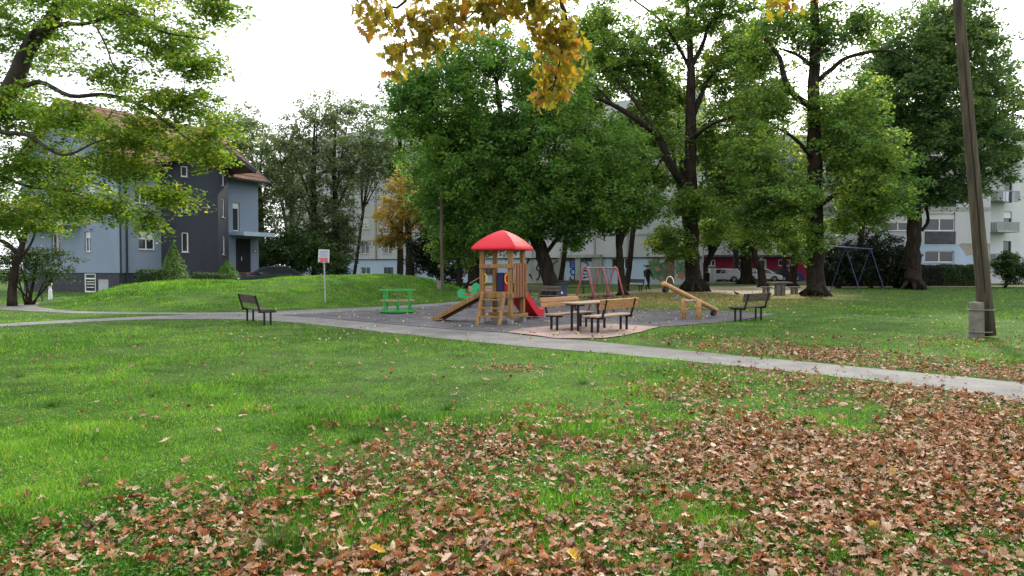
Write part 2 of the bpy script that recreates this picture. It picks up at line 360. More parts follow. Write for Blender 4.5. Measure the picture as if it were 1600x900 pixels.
N = len(gx); gzv = hz(gx, gy); dist = np.hypot(gx, gy)
tuft = vnoise(gx, gy, 2.6, 21); tuft2 = vnoise(gx, gy, 1.0, 22)
fine = vnoise(gx, gy, 7.0, 23)
hgt = (.016+.022*fine+.05*tuft**3+.03*sstep(.6, .9, tuft2))*rs.uniform(.5, 1.5, N)*(1+.010*dist)*(1-.55*lit)
wid = np.clip(.0030+.00060*dist, .0035, .035)*rs.uniform(.7, 1.3, N)
lean = rs.normal(size=(N, 2))*.85
up = np.stack([lean[:, 0], lean[:, 1], np.ones(N)], 1); up /= np.linalg.norm(up, axis=1, keepdims=True)
an = rs.uniform(0, 6.28, N); A = np.stack([np.cos(an), np.sin(an), np.zeros(N)], 1); B = up; C = np.cross(A, B)
pos = np.stack([gx, gy, gzv-.004], 1)
nearm = dist < 8.5
dry = np.zeros(N)
px, py = proj(gx, gy, gzv); dry = np.maximum(dry, .75*sstep(300, 120, px)*sstep(508, 500, py)*(dist < 40)*(hz(gx, gy) < .03)*sstep(.2, .7, tuft2)); dry = np.maximum(dry, yel*.8); dry = np.maximum(dry, rs.uniform(size=N)**6)
rnd = np.clip(-.06+.34*vnoise(gx, gy, 2.2, 31)+.40*vnoise(gx, gy, 9, 33)+.58*rs.uniform(size=N)**1.6-.25*lit, 0, 1)
col = np.clip(rnd*.62+dry*.38+(dry > .5)*.1, 0, 1)
GRASS = leafmat('grass_blade', [(0, (.022, .058, .009)), (.22, (.045, .132, .015)), (.42, (.095, .250, .024)), (.64, (.19, .39, .047)), (.8, (.31, .36, .075)), (1, (.40, .34, .12))], .32, 1.5, .7, spec=.1)
t3 = [(-.5, 0, 0), (.5, 0, 0), (.32, .55, .10), (-.32, .55, .10), (0, 1, .38)]; f3 = [(0, 1, 2), (0, 2, 3), (3, 2, 4)]
t1 = [(-.5, 0, 0), (.5, 0, 0), (0, 1, .15)]; f1 = [(0, 1, 2)]
sc = np.stack([wid, hgt, hgt], 1)
V1, F1 = scatter(t3, f3, pos[nearm], A[nearm], B[nearm], C[nearm], sc[nearm])
V2, F2 = scatter(t1, f1, pos[~nearm], A[~nearm], B[~nearm], C[~nearm], sc[~nearm])
o = fast_mesh('grass', np.r_[V1, V2], np.r_[F1, F2+len(V1)], GRASS, attrs={'rnd': np.r_[np.repeat(col[nearm], 3), col[~nearm]]})
tag(o, 'short green lawn grass with darker tufts', 'grass', kind='stuff')
# ---- low broad weeds and clover in the foreground
n = 60000; gx, gy = grass_points(n, -200, 1800, 545, 950, 5); k = ~on_paving(gx, gy) & (vnoise(gx, gy, 1.9, 41) > .42); gx, gy = gx[k], gy[k]; N = len(gx)
nr = np.stack([rs.normal(0, .45, N), rs.normal(0, .45, N), np.ones(N)], 1); A, B, C = basis(nr, rs)
s = rs.uniform(.012, .028, N); q = [(0, -.5, 0), (.4, 0, .1), (0, .6, 0), (-.4, 0, .1)]
V, F = scatter(q, [(0, 1, 2, 3)], np.stack([gx, gy, rs.uniform(.01, .05, N)], 1), A, B, C, np.stack([s, s, s], 1))
tag(fast_mesh('weeds', V, F, leafmat('weed_leaf', [(0, (.035, .10, .012)), (.6, (.08, .19, .02)), (1, (.14, .26, .03))], .3, 1.3), attrs={'rnd': rs.uniform(size=N)}), 'small broad leaved weeds and clover low in the grass', 'weeds', kind='stuff')
# ---- taller grass tufts as stuff
tp = [(82, 635, .9), (995, 745, 1), (1100, 775, .6), (1365, 850, .8), (430, 860, 1.3), (1030, 855, .7), (800, 810, .6), (700, 640, .7), (1300, 730, .6), (30, 590, .6), (360, 600, .6), (560, 690, .8), (620, 650, .7), (240, 620, .6), (470, 640, .6), (150, 760, .8), (330, 810, .7), (1180, 650, .5), (910, 600, .6), (1550, 850, .7), (1250, 860, .6)]
px_, ps_, sz_ = [], [], []
VV = []
for (a_, b_, s_) in tp:
    c_ = G(a_, b_); k_ = int(150*s_)
    for _ in range(k_):
        an = rs.uniform(0, 6.28); rr = abs(rs.normal(0, .07*s_)); VV.append((c_.x+rr*math.cos(an), c_.y+rr*math.sin(an), math.cos(an)*.5+rs.normal(0, .25), math.sin(an)*.5+rs.normal(0, .25), s_*rs.uniform(.07, .17)))
VV = np.array(VV); N = len(VV); up = np.stack([VV[:, 2], VV[:, 3], np.ones(N)], 1); up /= np.linalg.norm(up, axis=1, keepdims=True)
an = rs.uniform(0, 6.28, N); A = np.stack([np.cos(an), np.sin(an), np.zeros(N)], 1)
V, F = scatter(t3, f3, np.stack([VV[:, 0], VV[:, 1], np.zeros(N)], 1), A, up, np.cross(A, up), np.stack([np.full(N, .0055), VV[:, 4], VV[:, 4]], 1))
tag(fast_mesh('grass_tufts', V, F, leafmat('tuft_blade', [(0, (.02, .065, .008)), (1, (.06, .17, .018))], .3, 1.4, .45), attrs={'rnd': np.repeat(rs.uniform(size=N), 3)}), 'taller dark green grass tufts standing out of the lawn', 'grass', kind='stuff')
# ---- fallen leaves
st = [(0, .012), (.08, .03), (.17, .15), (.24, .11), (.34, .26), (.42, .17), (.53, .33), (.61, .20), (.72, .29), (.79, .18), (.88, .17), (1.0, .03)]
def oak_template(curl, fold, wave):
    v = []; f = []
    for i, (y, wd) in enumerate(st):
        zc = curl*(y-.5)**2
        for sx in (-1, 0, 1):
            v.append((sx*wd*(1-.35*wd*abs(fold)), y-.5+(abs(sx)*wd*.18), zc+abs(sx)*wd*wd*fold*4+sx*wave*math.sin(y*9+sx)*wd+.05*math.sin(y*23+sx*2)))
    for i in range(len(st)-1):
        a = i*3
        f += [(a, a+1, a+4, a+3), (a+1, a+2, a+5, a+4)]
    return v, f
LIT = leafmat('fallen_leaf', [(0, (.06, .024, .012)), (.2, (.13, .048, .020)), (.4, (.28, .095, .028)), (.56, (.29, .145, .072)), (.8, (.38, .245, .16)), (.96, (.50, .37, .27)), (1, (.5, .30, .03))], .12, 1.1, .7)
cand = rs.uniform((-13, 2.2), (16, 17), (int(29*14.8*850), 2)); x, y = cand[:, 0], cand[:, 1]
D = litter(x, y); onp = on_paving(x, y)
p = np.where(onp, D*0+.0, np.maximum(D, .005)); p = np.where(onp & (x > 3), .012, p)
k = rs.uniform(size=len(x)) < p; x, y, onp = x[k], y[k], onp[k]
inn = np.abs(x) < y*.95+1.5; x, y, onp = x[inn], y[inn], onp[inn]; N = len(x)
Vs, Fs, cs = [], [], []; off = 0; vi = rs.integers(0, 4, N)
for q, (cu, fo, wa) in enumerate([(.7, .55, .35), (-.9, .45, -.5), (1.3, -.7, .7), (.4, .95, .35)]):
    tv, tf = oak_template(cu, fo, wa); kk = vi == q; n = kk.sum()
    nr = np.stack([rs.normal(0, .34, n), rs.normal(0, .34, n), np.ones(n)], 1); flip = rs.uniform(size=n) < .3; nr[flip, 2] *= -1
    A, B, C = basis(nr, rs); s = rs.uniform(.052, .108, n)*np.where(rs.uniform(size=n) < .45, .55, 1)
    zz = rs.uniform(.012, .055, n); zz[onp[kk]] = .022
    V, F = scatter(tv, tf, np.stack([x[kk], y[kk], zz], 1), A, B, C, np.stack([s*rs.uniform(.75, 1.1, n), s, s*rs.uniform(.25, 1.1, n)], 1))
    V[:, 2] = np.maximum(V[:, 2], .010)
    Vs.append(V); Fs.append(F+off); off += len(V)
    cv = np.clip(rs.normal(.50, .27, n), 0, .96); cv[rs.uniform(size=n) < .006] = 1; cs.append(np.repeat(cv, len(tf)))
o = fast_mesh('fallen_leaves', np.concatenate(Vs), np.concatenate(Fs), LIT, attrs={'rnd': np.concatenate(cs)}, smooth=False)
tag(o, 'curled dry brown oak leaves littering the grass', 'fallen leaves', kind='stuff')
# small yellowish leaves farther away: under the trees, along the edges of the paving
n = 60000; gx, gy = grass_points(n, 300, 1750, 452, 535, 15)
yl = under_tree(gx, gy); onp = inpoly(gx, gy, PLAY) | inpoly(gx, gy, PINK); pth = inpoly(gx, gy, PATH)
pp = .02+.8*yl+.045*onp; pp = np.where(pth, .01, pp)
k = rs.uniform(size=n) < pp; gx, gy = gx[k], gy[k]; N = len(gx)
nr = np.stack([rs.normal(0, .4, N), rs.normal(0, .4, N), np.ones(N)], 1); A, B, C = basis(nr, rs); s = rs.uniform(.04, .10, N)
V, F = scatter([(0, -.5, .05), (.36, 0, 0), (0, .5, .12), (-.36, 0, .1)], [(0, 1, 2, 3)], np.stack([gx, gy, rs.uniform(.02, .05, N)+.01], 1), A, B, C, np.stack([s, s, s], 1))
tag(fast_mesh('fallen_leaves', V, F, leafmat('small_fallen_leaf', [(0, (.16, .11, .04)), (.5, (.33, .26, .10)), (1, (.50, .42, .20))], .1, 1, .8), attrs={'rnd': rs.uniform(size=N)}), 'small pale yellow leaves scattered under the trees and on the playground', 'fallen leaves', kind='stuff')
# ------------------------------------------------------------------ buildings
GLASS = mat('window_glass', (.03, .035, .04), .08, 0, .6)
WHITE = nmat('white_frame', [(.4, (.62, .63, .64)), (.7, (.75, .75, .75))], 3, .5, 0)
SHUT = nmat('roller_blind', [(.4, (.55, .56, .57)), (.7, (.66, .66, .66))], 2, .6, .5, 8, (.2, .2, 14))
PINKB = nmat('pink_blind', [(.4, (.50, .40, .42)), (.7, (.60, .50, .50))], 2, .6, .4, 8, (.2, .2, 14))
def wallmat(name, c, v=.12, sc=.6, streak=True):
    return nmat(name, [(.25, tuple(q*(1-v*1.6) for q in c)), (.55, c), (.8, tuple(min(1, q*(1+v*.6)) for q in c))], sc, .9, .25, 30, (1, 1, .35) if streak else None, .15, detail=9, bdist=.01)
BLUE = wallmat('blue_plaster', (.20, .25, .32), .08); CHAR = wallmat('charcoal_plaster', (.046, .051, .066), .14)
PLINTH = nmat('dark_stone_plinth', [(.35, (.025, .027, .034)), (.7, (.06, .065, .075))], 5, .8, .6, 12, (1, 1, 3))
CREAM = wallmat('panel_grey', (.46, .48, .485), .16, .3); PALEB = wallmat('pale_blue_base', (.40, .50, .63), .12, .5)
CONC = wallmat('concrete', (.33, .33, .31), .22, 1.2); DKMET = mat('dark_metal', (.03, .032, .036), .5, .4)
REDP = wallmat('magenta_plaster', (.26, .03, .06), .1)
def frameM(o, xd):     # local x along wall, local -y outward
    xd = Vector((xd[0], xd[1], 0)).normalized(); yd = Vector((-xd.y, xd.x, 0))
    return Matrix(((xd.x, yd.x, 0, o[0]), (xd.y, yd.y, 0, o[1]), (0, 0, 1, o[2] if len(o) > 2 else 0), (0, 0, 0, 1)))
def facade(mb, M, x0, x1, z0, z1, ops=(), dep=.18, mi=0):
    X = sorted({x0, x1} | {a for o in ops for a in (o[0], o[1])}); Z = sorted({z0, z1} | {a for o in ops for a in (o[2], o[3])})
    X = [a for a in X if x0 <= a <= x1]; Z = [a for a in Z if z0 <= a <= z1]
    for i in range(len(X)-1):
        for j in range(len(Z)-1):
            cx_, cz_ = (X[i]+X[i+1])/2, (Z[j]+Z[j+1])/2
            if any(o[0] < cx_ < o[1] and o[2] < cz_ < o[3] for o in ops): continue
            mb.poly([(X[i], 0, Z[j]), (X[i+1], 0, Z[j]), (X[i+1], 0, Z[j+1]), (X[i], 0, Z[j+1])], mi, M)
    for a, b, c, d_ in [o[:4] for o in ops]:
        for q in ([(a, 0, c), (a, 0, d_), (a, dep, d_), (a, dep, c)], [(b, 0, d_), (b, 0, c), (b, dep, c), (b, dep, d_)], [(a, 0, d_), (b, 0, d_), (b, dep, d_), (a, dep, d_)], [(b, 0, c), (a, 0, c), (a, dep, c), (b, dep, c)]):
            mb.poly(q, mi, M)
def window(root, M, x0, x1, z0, z1, mull=1, blind=0.0, bm_=None, dep=.18, fm=None, ft=.06, sill=True):
    fm = fm or WHITE; m = MB(); y0, y1 = dep-.07, dep+.0
    m.box(x0, x1, y0, y1, z0, z0+ft, M); m.box(x0, x1, y0, y1, z1-ft, z1, M); m.box(x0, x0+ft, y0, y1, z0+ft, z1-ft, M); m.box(x1-ft, x1, y0, y1, z0+ft, z1-ft, M)
    for k in range(mull):
        c = x0+(x1-x0)*(k+1)/(mull+1); m.box(c-ft*.6, c+ft*.6, y0, y1, z0+ft, z1-ft, M)
    f = m.build('window', fm, root, True)
    p = MB(); p.box(x0+ft*.5, x1-ft*.5, dep-.03, dep-.015, z0+ft*.5, z1-ft*.5, M); p.build('pane', GLASS, f, True)
    if blind > 0:
        p = MB(); p.box(x0+ft*.6, x1-ft*.6, dep-.085, dep-.072, z1-ft-(z1-z0-2*ft)*blind, z1-ft*.5, M); p.build('blind', bm_ or SHUT, f, True)
    if sill:
        p = MB(); p.box(x0-.05, x1+.05, -.06, dep-.075, z0-.05, z0-.003, M); p.build('sill', CONC, f, True)
    return f
def textmesh(name, s, size, m, M, parent=None, ext=.004, shear=0, sx=1, off=0.0):
    c = bpy.data.curves.new('t', 'FONT'); c.body = s; c.size = size; c.extrude = ext; c.shear = shear; c.offset = off; c.align_x = 'CENTER'; c.resolution_u = 3
    o = bpy.data.objects.new('t', c); COL.objects.link(o); dg = bpy.context.evaluated_depsgraph_get(); me = bpy.data.meshes.new_from_object(o.evaluated_get(dg))
    bpy.data.objects.remove(o)
    T = M @ Matrix.Rotation(R(90), 4, 'X') @ Matrix.Diagonal((sx, 1, 1, 1))
    if parent is not None: T = wm(parent).inverted() @ T
    me.transform(T); me.materials.clear(); me.materials.append(m); me.name = name
    return link(bpy.data.objects.new(name, me), parent)
def stroke(mb, pts, w_, M, y=-.012, mi=0):    # painted line on a wall, flat strip
    pts = [Vector((p[0], 0, p[1])) for p in pts]; n = len(pts); vs = []
    for i, p in enumerate(pts):
        t_ = pts[min(i+1, n-1)]-pts[max(i-1, 0)]; t_.normalize(); q = Vector((-t_.z, 0, t_.x))*w_/2
        vs += [(p.x+q.x, y, p.z+q.z), (p.x-q.x, y, p.z-q.z)]
    mb.add(vs, [(2*i, 2*i+1, 2*i+3, 2*i+2) for i in range(n-1)], M, mi)
def curve_pts(cp, n=8):
    out = []; cp = [cp[0]]+list(cp)+[cp[-1]]
    for i in range(1, len(cp)-2):
        for j in range(n):
            t_ = j/n; a, b_, c, e = cp[i-1], cp[i], cp[i+1], cp[i+2]
            out.append(tuple(.5*((2*b_[k])+(-a[k]+c[k])*t_+(2*a[k]-5*b_[k]+4*c[k]-e[k])*t_*t_+(-a[k]+3*b_[k]-3*c[k]+e[k])*t_**3) for k in (0, 1)))
    return out+[tuple(cp[-2])]
# ---- blue house, left
C0 = Vector((-24.5, 46, 0)); FD = Vector((.44, .9, 0)).normalized(); LDIR = Vector((-FD.y, FD.x, 0))
bh = thing('apartment_house', 'blue rendered house with charcoal stair bay and red tiled roof left of the mound', 'house', C0)
MF = frameM(C0, FD); LEN = 11.6; WID = 10.0; EV = 8.5; RG = 12.4
MLf = frameM(C0+LDIR*WID, -LDIR)       # left gable wall: x runs from far corner to near corner
win_f = [(1.35, 2.55, 2.75, 3.95), (1.1, 2.0, 5.7, 6.7), (9.1, 9.75, 4.3, 6.4)]
door_f = (9.35, 10.85, 1.25, 3.75)
m = MB(); facade(m, MF, 0, LEN, 1.25, EV, win_f+[door_f])
facade(m, frameM(C0+FD*LEN, LDIR), 0, WID, 1.25, EV)
win_l = [(6.6, 7.2, 2.6, 3.9), (3.2, 4.2, 2.6, 3.9), (1.4, 2.6, 4.6, 6.5), (4.0, 5.4, 4.6, 6.8), (6.9, 7.7, 5.6, 6.8), (4.4, 5.6, 8.0, 9.2)]
facade(m, MLf, 0, WID, 1.25, EV, win_l[:5])
# gable triangle with its window
gw = win_l[5]; m.poly([(0, 0, EV), (gw[0], 0, EV), (gw[0], 0, EV+(RG-EV)*gw[0]/5)], 0, MLf); m.poly([(gw[0], 0, gw[3]), (gw[1], 0, gw[3]), (gw[1], 0, EV+(RG-EV)*(WID-gw[1])/5), (5, 0, RG), (gw[0], 0, EV+(RG-EV)*gw[0]/5)], 0, MLf)
m.poly([(gw[1], 0, EV), (WID, 0, EV), (gw[1], 0, EV+(RG-EV)*(WID-gw[1])/5)], 0, MLf)
m.poly([(gw[0], 0, EV), (gw[1], 0, EV), (gw[1], 0, gw[2]), (gw[0], 0, gw[2])] if gw[2] > EV else [(gw[0], 0, EV), (gw[1], 0, EV), (gw[1], .02, EV), (gw[0], .02, EV)], 0, MLf)
m.build('wall', BLUE, bh, True)
for i, q in enumerate(win_f): window(bh, MF, *q, mull=1 if i < 2 else 0, blind=(.45, 0, .2)[i])
for i, q in enumerate(win_l[:5]): window(bh, MLf, *q, mull=1, blind=(.3, 0, .5, 0, .3)[i])
window(bh, MLf, gw[0]+.0, gw[1], max(gw[2], EV)+.02, gw[3], mull=1)
m = MB(); MF2 = frameM(C0-Vector(MF.col[1][:3])*.0, FD)
facade(m, frameM(C0+Vector(MF.col[1][:3])*.06, FD), 0, LEN, -.1, 1.25, [(1.0, 2.4, .55, 1.1)]); facade(m, frameM(C0+LDIR*WID-FD*(-.06), -LDIR), 0, WID, -.1, 1.25, [(6.45, 7.55, 0, 1.2), (7.75, 8.8, 0, .85)])
m.build('plinth', PLINTH, bh, True)
window(bh, frameM(C0+Vector(MF.col[1][:3])*.06, FD), 1.0, 2.4, .55, 1.1, mull=1, sill=False)
MLp = frameM(C0+LDIR*WID+FD*.06, -LDIR)
dm = MB(); dm.box(6.45, 7.55, .02, .1, 0, .08, MLp); dm.box(6.45, 6.53, .02, .1, .08, 1.2, MLp); dm.box(7.47, 7.55, .02, .1, .08, 1.2, MLp); dm.box(6.53, 7.47, .02, .1, .84, .92, MLp); dm.box(6.53, 7.47, .02, .1, 1.14, 1.2, MLp)
for z in (.3, .5, .66): dm.box(6.62, 7.38, .03, .05, z, z+.04, MLp)
do_ = dm.build('basement_door', WHITE, bh, True); p = MB(); p.box(6.5, 7.5, .06, .08, .05, 1.16, MLp); p.build('pane', GLASS, do_, True)
g = MB(); g.box(7.75, 8.8, .05, .09, 0, .85, MLp)
for z in np.arange(.1, .8, .12): g.box(7.78, 8.77, .035, .05, z, z+.05, MLp)
g.build('vent_shutter', nmat('grey_shutter', [(.4, (.3, .33, .36)), (.7, (.4, .43, .46))], 4, .5, 0), bh, True)
# charcoal stair bay
bay = [(3.0, 0), (3.0, 1.45), (4.35, 1.8), (6.1, 1.8), (7.8, .95), (7.8, 0)]
BT = 9.0; bp_ = [C0+FD*s-Vector(MF.col[1][:3])*p_ for s, p_ in bay]
m = MB(); bays = []
wins_by_face = {1: [(.35, .8, 2.6, 3.9), (.35, .8, 5.2, 6.1), (.35, .8, 7.55, 8.25)], 3: [(.75, 1.2, 2.5, 3.8), (.75, 1.2, 5.1, 6.4), (.75, 1.2, 7.3, 8.1)]}
for i in range(5):
    a, b_ = bp_[i], bp_[i+1]; L = (b_-a).length; M_ = frameM(a, b_-a); ops = [o for o in wins_by_face.get(i, []) if o[1] < L]
    facade(m, M_, 0, L, 1.0, BT, ops, dep=.12); bays.append((M_, ops))
o_bay = m.build('stair_bay', CHAR, bh, True)
for M_, ops in bays:
    for q in ops: window(bh, M_, *q, mull=0, dep=.12, ft=.07)
m = MB()
for i in range(5):
    a, b_ = bp_[i]+Vector((0, 0, 0)), bp_[i+1]; facade(m, frameM(a, b_-a), 0, (b_-a).length, -.1, 1.0)
m.build('bay_plinth', PLINTH, bh, True)
# roofs
TILE = nmat('roof_tiles', [(.3, (.12, .068, .050)), (.55, (.205, .122, .092)), (.8, (.29, .185, .145))], 2.5, .95, 0, detail=8, spec=.08)
tt_ = TILE.node_tree; wv = tt_.nodes.new('ShaderNodeTexWave'); wv.bands_direction = 'Z'; wv.wave_profile = 'SAW'; wv.inputs['Scale'].default_value = 1.05; wv.inputs['Distortion'].default_value = .15
tcx = tt_.nodes.new('ShaderNodeTexCoord'); tt_.links.new(tcx.outputs['Object'], wv.inputs[0])
bpn = tt_.nodes.new('ShaderNodeBump'); bpn.inputs['Strength'].default_value = 1; bpn.inputs['Distance'].default_value = .08; tt_.links.new(wv.outputs[1], bpn.inputs['Height']); tt_.links.new(bpn.outputs[0], tt_.nodes['Principled BSDF'].inputs['Normal'])
ov = .55; sl_ = (RG-EV)/5
OUT = -Vector(MF.col[1][:3])
def rp(s, p_, z): return C0+FD*s+OUT*p_+Vector((0, 0, z))
m = MB(); th = .16
rows = 13
def slope(pf, pm):   # from eave (pf) to ridge (-5), stepped courses of tiles
    for r_ in range(rows):
        a0 = pf+(pm-pf)*r_/rows; a1 = pf+(pm-pf)*(r_+1)/rows
        za = EV+.1-(abs(a0+5)-5)*sl_*1.0; zb = EV+.1-(abs(a1+5)-5)*sl_
        s0, s1 = -ov-.1, LEN+ov
        m.add([rp(s0, a0, za+.06), rp(s1, a0, za+.06), rp(s1, a1, zb+.01), rp(s0, a1, zb+.01), rp(s0, a0, za-.02), rp(s1, a0, za-.02)], [(0, 1, 2, 3), (4, 5, 1, 0)])
slope(ov+.1, -5); slope(-10-ov-.1, -5)
zo = EV+.1-(abs(ov+.1+5)-5)*sl_
roof = m.build('roof', TILE, bh, True)
for s0 in (-ov-.12, LEN+ov-.03):
    m = MB()
    for a, b_ in ((ov+.12, -5), (-10-ov-.12, -5)):
        z0 = EV+.1-(abs(a+5)-5)*sl_
        p0, p1 = rp(s0, a, z0), rp(s0, b_, RG+.1)
        m.add([p0+Vector((0, 0, -.2)), p1+Vector((0, 0, -.2)), p1+Vector((0, 0, .04)), p0+Vector((0, 0, .04))]+[q+FD*.15 for q in (p0+Vector((0, 0, -.2)), p1+Vector((0, 0, -.2)), p1+Vector((0, 0, .04)), p0+Vector((0, 0, .04)))], [(0, 1, 2, 3), (7, 6, 5, 4), (0, 3, 7, 4), (1, 0, 4, 5), (2, 1, 5, 6), (3, 2, 6, 7)])
    m.build('barge_board', CHAR, roof, True)
m = MB(); m.beam(rp(-ov, ov+.18, zo-.06), rp(LEN+ov, ov+.18, zo-.06), .14, .12); m.build('gutter', DKMET, roof, True)
m = MB()   # soffit
m.add([rp(-ov, ov, zo-.08), rp(LEN+ov, ov, zo-.08), rp(LEN+ov, -.1, EV+.02), rp(-ov, -.1, EV+.02)], [(3, 2, 1, 0)]); m.build('soffit', CHAR, roof, True)
# bay gable roof
m = MB(); e0, e1, pk = 2.3, 8.9, 5.4; zt = 10.15; ze = 8.55; po = 2.45
for (sa, sb) in ((e0, pk), (e1, pk)):
    m.add([rp(sa, po, ze), rp(sb, po, zt), rp(sb, -2.6, zt), rp(sa, -.6, ze)]+[rp(sa, po, ze-.18), rp(sb, po, zt-.18), rp(sb, -2.6, zt-.18), rp(sa, -.6, ze-.18)], [(0, 1, 2, 3), (7, 6, 5, 4), (0, 4, 5, 1), (3, 7, 4, 0)])
m.build('bay_roof', TILE, bh, True)
for (sa, sb) in ((e0-.03, pk), (e1+.03, pk)):
    m = MB(); m.beam(rp(sa, po+.04, ze-.12), rp(sb, po+.04, zt-.12), .07, .3)
    m.build('bay_barge_board', CHAR, bh, True)
m = MB(); m.poly([rp(3.0, 1.0, 8.9), rp(7.8, 1.0, 8.9), rp(5.4, 1.0, 9.95)][::-1]); m.poly([rp(3.0, 1.45, 9.0-.02), rp(4.35, 1.8, 8.98), rp(6.1, 1.8, 8.98), rp(7.8, .95, 8.98), rp(7.8, 0, 8.98), rp(3, 0, 8.98)])
m.build('bay_gable', CHAR, bh, True)
# canopy, door, steps, plate
m = MB(); m.box(8.7, 11.7, -1.5, .0, 3.95, 4.15, MF); m.box(8.66, 11.74, -1.54, -1.44, 3.9, 4.2, MF); m.build('canopy', nmat('canopy_blue', [(.4, (.33, .43, .53)), (.7, (.4, .5, .6))], 1, .6, .1), bh, True)
m = MB(); m.box(door_f[0], door_f[1], .12, .18, 1.25, 3.75, MF); m.box(door_f[0]+.7, door_f[0]+.78, .09, .12, 1.3, 3.7, MF); dd = m.build('entrance_door', mat('dark_door', (.018, .02, .026), .45), bh, True)
m = MB(); m.box(door_f[0]+.6, door_f[0]+.63, .05, .09, 2.1, 2.4, MF); m.build('handle', WHITE, dd, True)
STEP = nmat('brown_steps', [(.4, (.14, .09, .07)), (.7, (.22, .15, .11))], 3, .9, .3)
m = MB()
for k in range(6): m.box(8.9, 11.3, -1.5-.3*k-.3, -1.5-.3*k, 0, 1.25-.2*(k+1), MF)
m.box(8.9, 11.3, -1.5, 0, 0, 1.25, MF); m.build('entrance_steps', STEP, bh, True)
m = MB(); m.box(11.05, 11.35, -.03, -.005, 2.75, 2.95, MF); npl = m.build('house_number_plate', mat('plate_navy', (.02, .03, .09), .4), bh, True)
m = MB(); m.box(11.1, 11.3, -.035, -.03, 2.8, 2.9, MF); m.build('plate_face', WHITE, npl, True)
m = MB(); m.tube([rp(-.0, .09, 1.2), rp(0, .09, EV-.3)], .06, 8); m.tube([rp(.45, .09, .1), rp(.45, .09, EV)], .06, 8); m.build('downpipe', DKMET, bh, True)
# balcony on the left face
m = MB(); m.box(1.0, 6.3, -1.3, -.005, 4.28, 4.45, MLf); bal = m.build('balcony', wallmat('balcony_slab', (.33, .38, .44), .1), bh, True)
m = MB(); m.box(1.0, 6.3, -1.3, -1.25, 5.35, 5.4, MLf); m.box(1, 1.05, -1.25, -.01, 5.35, 5.4, MLf); m.box(6.25, 6.3, -1.25, -.01, 5.35, 5.4, MLf)
for k in np.arange(1.0, 6.3, .13): m.box(k, k+.02, -1.29, -1.27, 4.45, 5.35, MLf)
m.build('railing', mat('rail_grey', (.25, .28, .32), .4, .5), bal, True)
m = MB(); m.box(.3, .7, -.0, .4, 0, .8, Matrix.Translation(rp(4, -4.3, 11.9))); m.build('chimney', CONC, roof, True)
# ---- long panel block behind the trees
BA = Vector((-18.5, 87, 0)); BD = Vector((35.8, -20, 0)).normalized(); S0, S1 = -11.5, 41.0; H = 17.2
pb = thing('apartment_block', 'long pale grey panel apartment block with pale blue base behind the big green tree', 'building', BA)
MA = frameM(BA, BD)
def s_of(px):
    q = (px-800)/FPX; return (q*BA.y-BA.x)/(BD.x-q*BD.y)
def zA(px, py): s = s_of(px); Y = BA.y+BD.y*s; return CAMZ+(HOR-py)/FPX*Y
BASE = zA(600, 405); gar0, gar1 = s_of(821), s_of(941)
mur0 = s_of(1011)
w1 = []
cols = [s_of(570), s_of(606)]; sp = cols[1]-cols[0]
c = cols[0]
allc = [c+sp*k for k in range(-3, 14)]
fl = [zA(570, 387)+2.85*k for k in range(5)]
for k, c in enumerate(allc):
    if c+.7 > S1-6.5 or c-.7 < S0: continue
    for z in fl:
        if c > gar0-1.0 and z < fl[0]+2: continue
        w1.append((c-.62, c+.62, z-.7, z+.7))
w1 += [(s_of(955), s_of(985), zA(970, 420), zA(970, 404)), (s_of(971)-.0, s_of(971)+1.6, zA(978, 222), zA(978, 208)) if False else (S1-5.2, S1-3.8, 12.8, 14.1)]
wb = [(c-.62, c+.75, .85, 1.65) for c in allc if S0+1 < c < gar0-1.5]
up_ops = [o for o in w1 if o[2] >= BASE]; dn_ops = [o for o in w1 if o[2] < BASE]+wb
dn_ops = [(a, b_, c_, min(d_, BASE-.05)) for a, b_, c_, d_ in dn_ops]
m = MB(); facade(m, MA, S0, S1, BASE, H, up_ops); facade(m, frameM(BA+BD*S1, Vector((.265, .964, 0))), 0, 11, 0, H)
q_ = [BA+BD*(S0-.2), BA+BD*(S1+.2), BA+BD*(S1+.2)+Vector((.265, .964, 0))*11, BA+BD*(S0-.2)+Vector((-BD.y, BD.x, 0))*11]
m.add([q+Vector((0, 0, H)) for q in q_]+[q+Vector((0, 0, H+.35)) for q in q_], [(3, 2, 1, 0), (4, 5, 6, 7), (0, 1, 5, 4), (1, 2, 6, 5), (2, 3, 7, 6), (3, 0, 4, 7)])
wA = m.build('wall', CREAM, pb, True)
MA2 = frameM(BA+Vector(MA.col[1][:3])*.05, BD)
m = MB(); facade(m, MA2, S0, gar0, 0, BASE, [o for o in dn_ops if o[1] < gar0]); m.build('base_wall', PALEB, pb, True); m = MB(); facade(m, MA2, gar1, mur0, 0, BASE, [o for o in dn_ops if o[0] > gar1]); m.build('base_wall', PALEB, pb, True)
for i, o in enumerate(up_ops): window(pb, MA, *o, mull=1, blind=[0, .5, 1, .35, .8][i*7 % 5], bm_=PINKB if i % 3 == 0 else SHUT)
for i, o in enumerate(dn_ops): window(pb, MA2, *o, mull=1 if i else 2, blind=0, fm=DKMET if i % 2 else WHITE)
m = MB()
for k, c in enumerate(allc[:-1]):
    if S0 < c+sp/2 < S1-6: m.box(c+sp/2-.09, c+sp/2+.09, -.12, -.003, BASE, H, MA)
m.build('pilaster', CONC, pb, True)
m = MB(); m.box(S0, S1, -.06, -.004, BASE-.08, BASE+.02, MA); m.build('string_course', DKMET, pb, True)
m = MB(); m.box(S0, S1, -.05, -.004, BASE+2.1, BASE+2.25, MA)
m.build('joint_band', CONC, pb, True)
